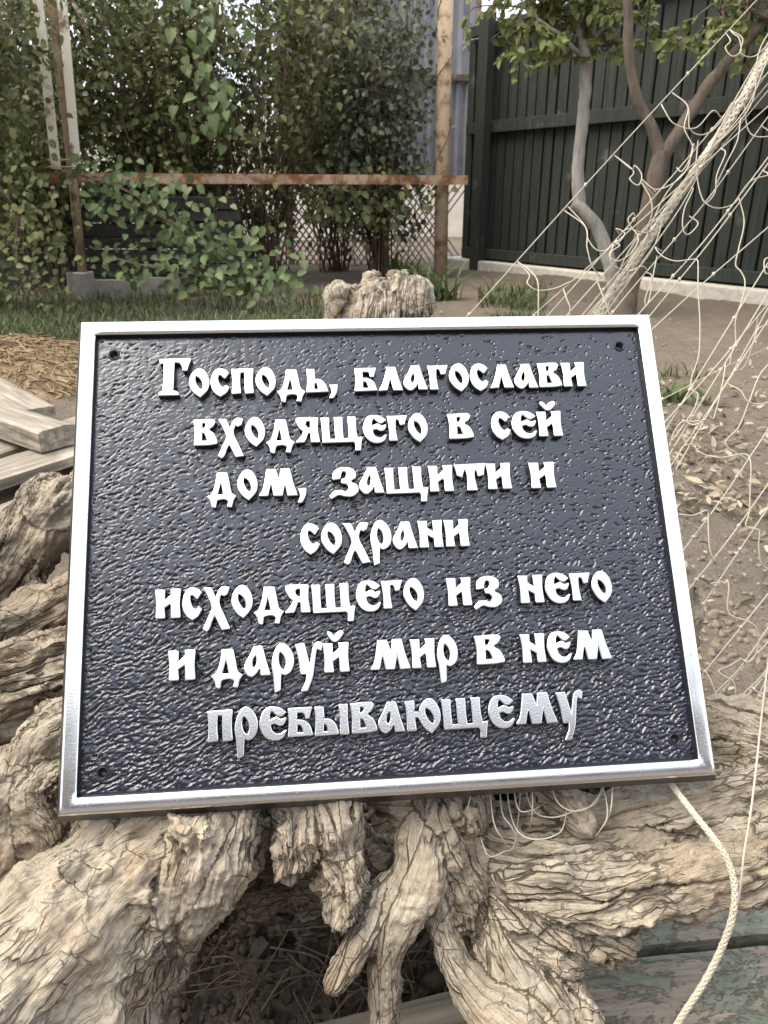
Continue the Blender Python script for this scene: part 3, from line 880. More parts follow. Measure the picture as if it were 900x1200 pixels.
# ------------------------------------------------------------------ planks
def plank(ends, width, thick, z, mat, label, group=None, wide_dir=None, name='timber_plank', jitter=.003, n=1):
    """a board between two ground points, lying with its top at z"""
    p0, p1 = (G(*e_, z) if len(e_) == 2 else np.array(e_, float) for e_ in ends)
    ax = (p1 - p0); L = np.linalg.norm(ax); ax /= L
    sd = np.cross([0, 0, 1.0], ax)
    # a dense board so that its faces can be worn
    nx_, ny_ = max(8, int(L / .02)), max(4, int(width / .012))
    gx_, gy_ = np.linspace(0, L, nx_), np.linspace(-width / 2, width / 2, ny_)
    X, Y = np.meshgrid(gx_, gy_, indexing='ij')
    q = np.stack([X.ravel() * 6, Y.ravel() * 70, np.full(X.size, z * 50 + L)], 1)
    h = (.0016 * ridged(q, 3, 3) + .002 * noise3(q * [.5, .2, 1], 5)).reshape(X.shape) - .003
    edge = np.minimum(np.abs(Y + width / 2), np.abs(Y - width / 2)); h = h - .004 * np.clip(1 - edge / .006, 0, 1)
    top = (p0 + X[..., None] * ax + Y[..., None] * sd + (h)[..., None] * np.array([0, 0, 1.0]))
    bot = top.copy(); bot[..., 2] = z - thick
    V = np.concatenate([top.reshape(-1, 3), bot.reshape(-1, 3)]); N = nx_ * ny_
    i, j = np.meshgrid(np.arange(nx_ - 1), np.arange(ny_ - 1), indexing='ij'); a = (i * ny_ + j)
    F = [np.stack([a, a + ny_, a + ny_ + 1, a + 1], -1).reshape(-1, 4), np.stack([a + N, a + 1 + N, a + ny_ + 1 + N, a + ny_ + N], -1).reshape(-1, 4)]
    for jj_, fl in ((0, 0), (ny_ - 1, 1)):
        k = np.arange(nx_ - 1) * ny_ + jj_
        F.append(np.stack([k, k + N, k + ny_ + N, k + ny_], 1) if not fl else np.stack([k, k + ny_, k + ny_ + N, k + N], 1))
    for ii_, fl in ((0, 0), (nx_ - 1, 1)):
        k = np.arange(ny_ - 1) + ii_ * ny_
        F.append(np.stack([k, k + 1, k + 1 + N, k + N], 1) if not fl else np.stack([k, k + N, k + 1 + N, k + 1], 1))
    me = mesh_np(name, V, F, None, None, smooth=False)
    ob = me
    # local axes along the board so that the grain follows it
    Mx = Matrix(((ax[0], sd[0], 0, p0[0]), (ax[1], sd[1], 0, p0[1]), (0, 0, 1, p0[2]), (0, 0, 0, 1)))
    ob.data.transform(Mx.inverted()); ob.matrix_basis = Mx
    ob.data.materials.append(mat)
    tag(ob, label, 'plank', group)
    return ob
GP = 'old planks lying left of the stump'
plank([(-90, 452), (66, 500)], .10, .055, .115, MT['lumber'], 'thick sawn beam with its square end towards the plaque, on top of the planks', GP)
plank([(-60, 420), (40, 478)], .11, .03, .10, MT['lumber'], 'grey plank next to the straw heap, behind the thick beam', GP)
plank([(-60, 566), (150, 500)], .13, .03, .055, MT['lumber'], 'grey plank crossing under the thick beam', GP)
plank([(-80, 548), (130, 478)], .10, .03, .045, MT['lumber'], 'narrow plank half under the thick beam', GP)
plank([(-80, 632), (170, 545)], .13, .04, .075, MT['lumber'], 'pale plank nearest the curled root, lowest in the picture', GP)
GQ = 'green painted boards under the stump'
sm0, sm1 = G(740, 1113, .055), G(900, 1098, .055)
sax = (sm1 - sm0) / np.linalg.norm(sm1 - sm0); ssd = np.cross([0, 0, 1.0], sax)
plank([sm0 - sax * .155 - ssd * .070, sm0 + sax * .75 - ssd * .070], .132, .030, .055, MT['peel'], 'board with peeling green paint across the lower right, nearest the viewer', GQ)
plank([sm0 - sax * .13 + ssd * .066, sm0 + sax * .80 + ssd * .066], .118, .030, .056, MT['peel'], 'board with peeling green paint under the thick right root, farther back', GQ)
plank([(280, 1236), (640, 1148)], .026, .03, .062, MT['lumber'], 'narrow bare grey batten crossing under the forked root', GQ)

# earth and twigs inside the hollow
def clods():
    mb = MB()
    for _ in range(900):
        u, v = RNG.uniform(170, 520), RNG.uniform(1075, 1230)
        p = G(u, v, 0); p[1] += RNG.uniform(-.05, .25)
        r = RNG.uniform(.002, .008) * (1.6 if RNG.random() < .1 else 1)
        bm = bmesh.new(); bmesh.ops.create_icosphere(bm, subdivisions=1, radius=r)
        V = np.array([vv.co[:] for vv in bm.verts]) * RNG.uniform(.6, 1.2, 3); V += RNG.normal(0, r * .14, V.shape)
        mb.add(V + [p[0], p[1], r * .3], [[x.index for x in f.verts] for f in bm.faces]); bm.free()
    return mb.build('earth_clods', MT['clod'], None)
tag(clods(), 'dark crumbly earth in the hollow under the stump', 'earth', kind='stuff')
st = []
for _ in range(60):
    u, v = RNG.uniform(190, 560), RNG.uniform(1110, 1215)
    p = G(u, v, .012); d = rand_dirs(1)[0]; d[2] = abs(d[2]) * .25; L = RNG.uniform(.05, .13)
    st.append((spline([p, p + d * L * .5 + rand_dirs(1)[0] * .014 + [0, 0, .012], p + d * L], 9), np.full(9, RNG.uniform(.0004, .0010))))
o = build_stems('dead_twigs', st, MT['deadtwig'], None); tag(o, 'dry twigs and rootlets in the hollow under the stump', 'twigs', kind='stuff')

# ------------------------------------------------------------------ unseen house added behind the viewer, shaped for the plate's reflections
hs = empty('unseen_house', (0, -4.2, 0), 'unseen plastered house with a dark roof, added behind the viewer to darken reflections in the plaque', 'house')
mb = MB(); mb.box((0, -4.9, 1.35), (14, .3, 2.8)); mb.build('wall', MT['pink'], hs)
mb = MB(); zr = 4.7
V = [(-7.4, -4.5, 2.72), (7.4, -4.5, 2.72), (7.4, -5.6, zr), (-7.4, -5.6, zr), (-7.4, -6.7, 2.72), (7.4, -6.7, 2.72)]
mb.add(V, [(0, 1, 2, 3), (3, 2, 5, 4), (0, 4, 5, 1), (0, 3, 4), (1, 5, 2)]); mb.build('roof', MT['rooft'], hs)
# ------------------------------------------------------------------ the root stump
stump = empty('driftwood_stump', (0.0, 0.62, 0.0), 'gnarled pale weathered root stump with twisted cracked roots, holding up the plaque', 'stump')

CL, TV, TF, TN = [], [], [], [0]          # centre lines and rough tubes; they are fused, then carved along the grain

PART = {}
for nm, grp in (('root', (1, 2, 3, 4, 5, 6)), ('root', (7, 8)), ('root', (9, 10)), ('root', (11, 12)), ('root', (13, 14)), ('root', (15, 16, 17, 18)),
                ('bole', (19, 20, 21, 22, 23, 24, 49, 50, 48, 31, 51)), ('broken_root_end', (25, 26, 27, 28, 29)), ('root', (30, 32, 33, 35)), ('root', (34,)),
                ('root', (36, 37, 38)), ('root', (39, 40, 41, 42)), ('root', (43, 44, 45)), ('broken_root_end', (46,)), ('broken_root_end', (47,))):
    for g_ in grp: PART[g_] = (nm, grp[0])

def root(path, seed, rough=1.0, lump=0.22, ridge=0.10, res=0.0026, twist=0.6, tone=0.3, jag=0.4, tip=False, name='root'):
    """path: (u, v, depth, radius); a swept, lumpy root"""
    pts = np.array([list(P(*p[:3])) + [p[3]] for p in path])
    L = np.sum(np.linalg.norm(np.diff(pts[:, :3], axis=0), axis=1))
    rm = pts[:, 3].mean()
    nu = int(np.clip(L / res, 24, 260)); nv = int(np.clip(2 * np.pi * rm / res, 24, 150))
    s = spline(pts, nu)
    s[:, 3] = np.maximum(s[:, 3], 0.0015)
    q = s[:, :3] * 13
    for c_ in range(3): s[:, c_] += noise3(q + seed * (3.1 + c_), c_) * rm * 0.30
    s[:, 3] *= 1 + .22 * noise3(q * 1.9 + seed, 7)
    t, n, b = frames(s[:, :3])
    th = np.linspace(0, 2 * np.pi, nv, endpoint=False)
    u = np.linspace(0, L, nu)
    CL.append((s, t, n, b, u + seed * .613, np.full(nu, rm), np.full(nu, seed), np.full(nu, rough), np.full(nu, ridge), np.full(nu, tone), twist * u / max(L, 1e-3) * 1.6))
    U, TH = np.meshgrid(u, th, indexing='ij')
    TW = TH + twist * U / max(L, 1e-3) * 1.6
    gA = np.stack([np.cos(TW).ravel() * rm * 38 + seed * 13.7, np.sin(TW).ravel() * rm * 38, U.ravel() * 27], 1)
    h = lump * rm * 1.25 * fbm(gA, 3, seed) + np.clip(noise3(gA * 1.25, seed + 180) - .25, 0, 1) * rm * .6
    Rr = s[:, 3:4] + h.reshape(U.shape) * np.clip(s[:, 3:4] / rm, .25, 1.3)
    ends = np.minimum(U, L - U) / max(rm, 1e-4)
    if not tip: Rr = Rr * np.clip(ends * 2.0, 0, 1) ** .4
    Rr = np.maximum(Rr, 0.0005)
    endk = np.clip(1 - ends * 1.0, 0, 1) * np.where(U < L / 2, -1, 1)
    jg = noise3(np.stack([np.cos(TW).ravel() * rm * 95 + seed, np.sin(TW).ravel() * rm * 95, U.ravel() * 5], 1), seed + 170).reshape(U.shape)
    V = s[:, None, :3] + Rr[..., None] * (np.cos(TH)[..., None] * n[:, None] + np.sin(TH)[..., None] * b[:, None]) + (jag * rm * 1.5 * jg * endk)[..., None] * t[:, None]
    i, j = np.meshgrid(np.arange(nu - 1), np.arange(nv), indexing='ij'); j2 = (j + 1) % nv
    F = np.stack([i * nv + j, i * nv + j2, (i + 1) * nv + j2, (i + 1) * nv + j], -1).reshape(-1, 4)
    TV.append(V.reshape(-1, 3)); TF.append(F + TN[0]); TN[0] += nu * nv

# big root in the lower left corner
root([(286,905,.535,.030),(238,962,.50,.038),(172,1030,.475,.046),(85,1105,.45,.052),(-20,1215,.42,.058),(-140,1330,.39,.058)], 1, lump=.16, ridge=.09, tone=.05, twist=.2)
root([(278,935,.475,.016),(258,1000,.462,.021),(232,1060,.455,.018),(208,1100,.452,.008)], 2, name='broken_root_end', lump=.3, tone=.1, rough=1.4)
root([(250,960,.462,.020),(222,1010,.452,.018),(203,1052,.446,.012),(196,1076,.444,.004)], 3, name='broken_root_end', lump=.35, tone=0., rough=1.5)
root([(275,985,.468,.018),(266,1025,.462,.014),(270,1050,.46,.005)], 4, name='broken_root_end', lump=.35, tone=.0)
root([(190,960,.50,.030),(90,1010,.50,.030),(-20,1100,.48,.035)], 5, lump=.3, tone=.3, rough=1.4)
root([(262,985,.53,.026),(200,1070,.51,.026),(140,1160,.49,.026),(100,1260,.47,.026)], 6, tone=.25)
# roots stacked along the left edge
root([(190,640,.66,.040),(105,606,.625,.034),(55,612,.60,.030),(22,640,.585,.028),(-8,672,.575,.026),(-70,720,.56,.026)], 7, lump=.26, ridge=.16, tone=.1, twist=1.4)
root([(150,580,.645,.02),(100,590,.615,.020),(52,606,.585,.020),(36,618,.58,.012)], 8, lump=.3, ridge=.16, tone=.1, twist=1.6)
root([(170,690,.61,.024),(100,700,.585,.022),(40,722,.57,.021),(-30,752,.555,.022)], 9, lump=.25, ridge=.15, tone=.05)
root([(170,740,.64,.02),(90,748,.62,.018),(20,776,.60,.018),(-40,800,.59,.02)], 10, tone=.3)
root([(190,790,.57,.030),(100,785,.555,.027),(30,795,.54,.027),(-60,806,.53,.028)], 11, lump=.2, ridge=.16, tone=.15, twist=.2)
root([(200,835,.585,.02),(90,828,.56,.020),(0,838,.55,.02),(-60,846,.545,.02)], 12, lump=.2, ridge=.16, tone=.2, twist=.2)
root([(170,870,.53,.028),(90,866,.515,.026),(35,900,.505,.024),(-10,930,.495,.028),(-70,950,.49,.03)], 13, lump=.26, ridge=.14, tone=.1, twist=1.2)
root([(160,900,.525,.024),(70,905,.495,.020),(40,945,.482,.019),(52,985,.478,.016),(46,1006,.476,.007)], 14, lump=.3, tone=.05, twist=1.5, rough=1.3)
root([(90,930,.51,.024),(15,940,.49,.028),(-20,985,.48,.030),(-60,1040,.47,.03)], 15, lump=.3, tone=.15)
root([(110,990,.50,.025),(30,1030,.485,.024),(-30,1080,.475,.03)], 16, lump=.35, tone=.5, rough=1.5)
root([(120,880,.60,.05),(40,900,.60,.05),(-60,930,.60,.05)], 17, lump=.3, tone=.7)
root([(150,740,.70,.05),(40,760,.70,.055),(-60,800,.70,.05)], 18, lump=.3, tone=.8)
# the bole behind the plaque, and its tip above the plaque
root([(120,870,.66,.05),(300,840,.66,.055),(450,835,.66,.055),(640,845,.66,.05),(830,870,.65,.045)], 19, name='bole', res=.0022, tone=.55)
root([(450,900,.66,.11),(450,760,.68,.11),(448,640,.69,.095),(444,520,.685,.06),(441,430,.675,.040),(440,370,.672,.039),(441,336,.672,.039)], 20, name='bole', lump=.18, ridge=.17, tone=.0, twist=.5, jag=.3)
root([(430,420,.665,.02),(404,365,.655,.018),(397,332,.655,.015)], 21, lump=.3, ridge=.2, tone=.0)
root([(460,410,.66,.02),(478,360,.655,.019),(486,328,.655,.015)], 22, lump=.3, ridge=.2, tone=.0)
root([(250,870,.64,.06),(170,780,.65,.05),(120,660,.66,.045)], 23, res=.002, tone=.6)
root([(680,880,.62,.06),(760,830,.63,.035),(806,720,.65,.014),(812,690,.65,.008)], 24, res=.002, tone=.4)
# hanging lumps under the plaque
root([(352,905,.50,.018),(350,955,.478,.019),(346,1000,.47,.018),(342,1034,.468,.007)], 25, name='broken_root_end', lump=.3, ridge=.2, rough=1.5, tone=.05)
root([(398,905,.50,.018),(398,945,.474,.017),(396,985,.466,.015),(392,1000,.466,.008)], 26, name='broken_root_end', lump=.25, ridge=.18, rough=1.4, tone=.0)
root([(396,960,.49,.018),(404,1015,.472,.019),(402,1052,.468,.017),(398,1082,.468,.006)], 27, name='broken_root_end', lump=.3, ridge=.22, rough=1.6, tone=.05)
root([(440,935,.52,.016),(475,945,.500,.017),(520,950,.500,.017),(560,942,.51,.015)], 30, lump=.25, ridge=.14, tone=.0)
# the arch of wood at the back of the hollow
root([(170,1030,.57,.03),(250,1010,.58,.030),(340,1008,.575,.031),(420,1028,.56,.030),(470,1060,.54,.026)], 31, lump=.3, tone=.8)  # high tone paints shade into the wood behind the gaps
# central leg, forking into three toes
root([(496,915,.53,.017),(502,955,.498,.018),(496,1010,.482,.0185),(480,1056,.474,.0165),(464,1096,.472,.0125),(454,1150,.478,.0095),(450,1240,.488,.009)], 32, lump=.16, ridge=.07, tone=.0, twist=.3)
root([(476,1030,.482,.013),(448,1066,.478,.0125),(420,1106,.470,.0105),(400,1142,.466,.0095),(386,1164,.464,.0075)], 33, lump=.18, ridge=.07, tone=.05)
root([(504,1005,.486,.014),(512,1058,.480,.0115),(530,1110,.476,.0110),(558,1160,.469,.0145),(604,1215,.458,.024),(650,1290,.445,.036)], 34, lump=.16, ridge=.07, tone=.0, twist=.3)
root([(520,930,.495,.022),(535,1000,.49,.020),(545,1060,.488,.015),(548,1100,.488,.006)], 35, lump=.3, ridge=.2, tone=.3, rough=1.5)
# root running out to the right
root([(480,985,.55,.026),(560,1000,.53,.033),(640,1008,.515,.033),(730,1005,.51,.032),(820,990,.51,.034),(920,965,.505,.040),(1040,930,.49,.045)], 36, lump=.14, ridge=.11, tone=.0, twist=.25)
root([(600,960,.525,.024),(690,962,.515,.022),(770,952,.51,.020),(850,932,.505,.018),(940,905,.50,.02)], 37, lump=.2, ridge=.14, tone=.1, twist=.2)
root([(610,1040,.50,.03),(700,1046,.485,.024),(790,1032,.482,.022),(880,1010,.48,.02),(960,990,.475,.02)], 38, lump=.2, ridge=.13, tone=.05, twist=.2)
root([(566,985,.53,.028),(582,1060,.503,.029),(602,1120,.488,.030),(630,1180,.473,.031),(660,1260,.455,.032)], 39, lump=.16, ridge=.09, tone=.0, twist=.3)
root([(600,1040,.50,.026),(640,1090,.488,.023),(678,1130,.478,.019),(706,1160,.473,.0150),(726,1184,.470,.0095),(736,1196,.470,.006)], 40, lump=.18, ridge=.12, tone=.0, tip=True)
root([(620,1055,.51,.024),(676,1084,.495,.020),(715,1100,.488,.0175),(744,1120,.486,.013)], 41, lump=.2, ridge=.1, tone=.1)
root([(640,1070,.50,.02),(655,1120,.480,.017),(670,1160,.472,.011),(680,1184,.470,.004)], 42, lump=.2, ridge=.16, tone=.1, rough=1.5)
# upper right roots
root([(700,880,.60,.04),(800,868,.555,.030),(858,872,.535,.028),(905,900,.52,.024),(960,960,.51,.024)], 43, lump=.22, ridge=.16, tone=.1, twist=1.2)
root([(800,850,.57,.025),(870,850,.55,.022),(940,870,.545,.022)], 44, lump=.2, ridge=.2, tone=.1, twist=1.0)
root([(755,925,.54,.018),(800,922,.52,.014),(840,930,.505,.013),(868,940,.50,.007)], 45, lump=.35, ridge=.2, tone=.0, rough=1.6)
root([(630,905,.54,.014),(654,936,.505,.0125),(676,962,.488,.0105),(692,984,.482,.006)], 46, name='broken_root_end', lump=.25, ridge=.14, tone=.1)
root([(540,925,.52,.02),(556,950,.49,.012),(562,968,.485,.005)], 47, name='broken_root_end', lump=.3, tone=.1)
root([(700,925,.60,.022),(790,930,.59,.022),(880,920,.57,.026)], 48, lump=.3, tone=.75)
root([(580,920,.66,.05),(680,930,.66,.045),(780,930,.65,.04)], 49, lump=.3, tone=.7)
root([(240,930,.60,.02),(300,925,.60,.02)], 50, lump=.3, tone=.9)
root([(120,1075,.76,.07),(300,1060,.80,.075),(470,1070,.78,.07),(600,1080,.72,.05)], 51, res=.004, tone=1.0)  # wall added behind the hollow; full tone darkens its colour in place of shade

def carve():
    tmp = mesh_np('tmp', np.concatenate(TV), np.concatenate(TF))
    m = tmp.modifiers.new('a', 'REMESH'); m.mode = 'VOXEL'; m.voxel_size = 0.0016
    m = tmp.modifiers.new('b', 'SMOOTH'); m.factor = .5; m.iterations = 2
    me = bpy.data.meshes.new_from_object(tmp.evaluated_get(bpy.context.evaluated_depsgraph_get()))
    bpy.data.objects.remove(tmp)
    nV = len(me.vertices)
    V = np.empty(nV * 3, np.float32); me.vertices.foreach_get('co', V); V = V.reshape(-1, 3).astype(float)
    Nn = np.empty(nV * 3, np.float32); me.vertices.foreach_get('normal', Nn); Nn = Nn.reshape(-1, 3).astype(float)
    nF = len(me.polygons); lt = np.empty(nF, np.int32); me.polygons.foreach_get('loop_total', lt)
    li = np.empty(len(me.loops), np.int32); me.loops.foreach_get('vertex_index', li)
    F = li.reshape(-1, 4) if (lt == 4).all() else None
    bpy.data.meshes.remove(me)
    S_, T_, N_, B_ = (np.concatenate([c[k] for c in CL]) for k in range(4))
    u_, rm_, sd_, ro_, ri_, to_, tw_ = (np.concatenate([c[k] for c in CL]) for k in range(4, 11))
    # nearest root: distance to the centre line less its radius, coarse cells first
    best = np.full(nV, 1e9); idx = np.zeros(nV, int)
    o = 0
    for c in CL:
        s = c[0]; k = len(s)
        lo, hi = s[:, :3].min(0) - .06, s[:, :3].max(0) + .06
        near = np.nonzero(((V > lo) & (V < hi)).all(1))[0]
        st = max(1, k // 90)
        for blk in np.array_split(near, max(1, len(near) // 20000)):
            if not len(blk): continue
            sub = s[::st]
            d2 = (V[blk, None, 0] - sub[None, :, 0]) ** 2 + (V[blk, None, 1] - sub[None, :, 1]) ** 2 + (V[blk, None, 2] - sub[None, :, 2]) ** 2
            d = np.sqrt(d2) - sub[None, :, 3]
            a = d.argmin(1); dm = d[np.arange(len(blk)), a]
            bt = dm < best[blk]
            best[blk[bt]] = dm[bt]; idx[blk[bt]] = o + a[bt] * st
        o += k
    off = V - S_[idx, :3]
    a1, a2 = (off * N_[idx]).sum(1), (off * B_[idx]).sum(1)
    uu = u_[idx] + (off * T_[idx]).sum(1)
    tw = tw_[idx]; sd = sd_[idx]; rough = ro_[idx]; ridge = ri_[idx]; rr = rm_[idx]
    c_, s_ = np.cos(tw), np.sin(tw)
    x1, x2 = a1 * c_ - a2 * s_ + sd * 1.37, a1 * s_ + a2 * c_ + sd * .71
    g = lambda f, fu: np.stack([x1 * f, x2 * f, uu * fu], 1)
    h = ridge * rr * .8 * fbm(g(70, 20), 3, 50)
    # weathered layers: flat plates that end in sharp steps
    ps = 2.2 * fbm(g(60, 26), 4, 160, .55); fr = ps - np.floor(ps)
    stp = np.floor(ps) + np.clip((fr - .78) / .22, 0, 1) ** 2
    where = np.clip(.45 + 1.7 * noise3(V * 19, 33), 0.0, 1.4) * rough
    h += stp * 0.0027 * where + .0042 * fbm(V * 52, 4, 77) * rough
    # splits along the grain, checks across it
    sp = noise3(g(55, 6), 130)
    cut = np.clip(1 - np.abs(sp) / .06, 0, 1) * np.clip(2.2 * noise3(g(24, 15), 140) + .20, 0, 1)
    h -= cut * np.minimum(.009, rr * .32) * np.clip(ridge / .10, .4, 1.6)
    # chipped, pitted patches
    pt = fbm(V * 120, 3, 201); pm = np.clip(1.7 * noise3(V * 21, 202) - .05, 0, 1) * np.clip(rough - .3, .3, 1.4)
    h += pm * (np.floor(pt * 3.2) / 3.2) * .0060
    h += .0013 * fbm(g(290, 40), 3, 90) * rough + .0009 * noise3(V * 260, 91) * rough
    h *= np.clip(S_[idx, 3] / .020, .22, 1)
    V = V + Nn * h[:, None]
    ang = np.arctan2(x2 - sd * .71, x1 - sd * 1.37)
    uv = np.stack([uu, np.abs(ang) * rr + sd * .11], 1)
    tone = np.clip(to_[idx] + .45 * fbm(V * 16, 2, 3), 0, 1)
    pid = np.array([PART[int(k)][1] for k in range(1, 52)])[sd.astype(int) - 1]
    fp = pid[F[:, 0]]
    fp = whole(F, fp, nV)
    for p in np.unique(fp):
        if p < 0: continue          # loose crumbs
        Fs = F[fp == p]
        used, inv = np.unique(Fs, return_inverse=True)
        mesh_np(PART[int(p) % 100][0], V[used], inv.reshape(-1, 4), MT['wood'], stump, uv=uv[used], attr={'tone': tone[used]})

def whole(F, fp, nV):
    """one connected piece per part: scraps go to the part they touch, larger pieces become roots of their own"""
    for rnd in range(3):
        lab = np.arange(nV)
        new = fp.copy(); done = True
        for p in np.unique(fp[fp >= 0]):
            fi = np.nonzero(fp == p)[0]; f = F[fi]
            lab = np.full(nV, nV, np.int64); vs = np.unique(f); lab[vs] = vs
            while True:
                m = lab[f].min(1); l0 = lab.copy()
                np.minimum.at(lab, f.ravel(), np.repeat(m, 4))
                lab[vs] = lab[lab[vs]]
                if (lab == l0).all(): break
            fl = lab[f[:, 0]]; c, n = np.unique(fl, return_counts=True)
            big = c[n.argmax()]
            for cc, nn in zip(c, n):
                if cc == big: continue
                sel = fi[fl == cc]; done = False
                if nn > 2500:
                    k = int(p)
                    while (new == k).any(): k += 100
                    new[sel] = k
                else:
                    touch = np.zeros(nV, bool); touch[F[sel].ravel()] = True
                    nb = touch[F].any(1); nb[sel] = False
                    nb &= (fp != p) & (fp >= 0)
                    new[sel] = np.bincount(fp[nb].astype(int)).argmax() if nb.any() else -1
        F_ok = new
        fp = new
        if done: break
    return fp
carve()
# ------------------------------------------------------------------ the plaque
PLW, PLH = 0.400, 0.317
pX = Vector((0.99638, 0.08496, 0.00046)).normalized()
pY = Vector((-0.05092, 0.59281, 0.80373)); pY = (pY - pX * pX.dot(pY)).normalized()
pN = pX.cross(pY)
pT = Vector((-0.19040, 0.33499, 0.31447))
plaque = empty('engraved_plaque', pT, 'dark blue cast metal plaque with raised silver Cyrillic lettering and border, leaning on the stump', 'plaque')
plaque.matrix_basis = Matrix.Translation(pT) @ Matrix((pX, pY, pN)).transposed().to_4x4()

def plate_part(name, me_or_obj, mats, parent=None):
    o = me_or_obj if isinstance(me_or_obj, bpy.types.Object) else bpy.data.objects.new(name, me_or_obj)
    if o.name not in COL.objects: COL.objects.link(o)
    o.parent = parent or plaque
    o.matrix_parent_inverse = Matrix.Identity(4)
    for m in mats: o.data.materials.append(m)
    return o

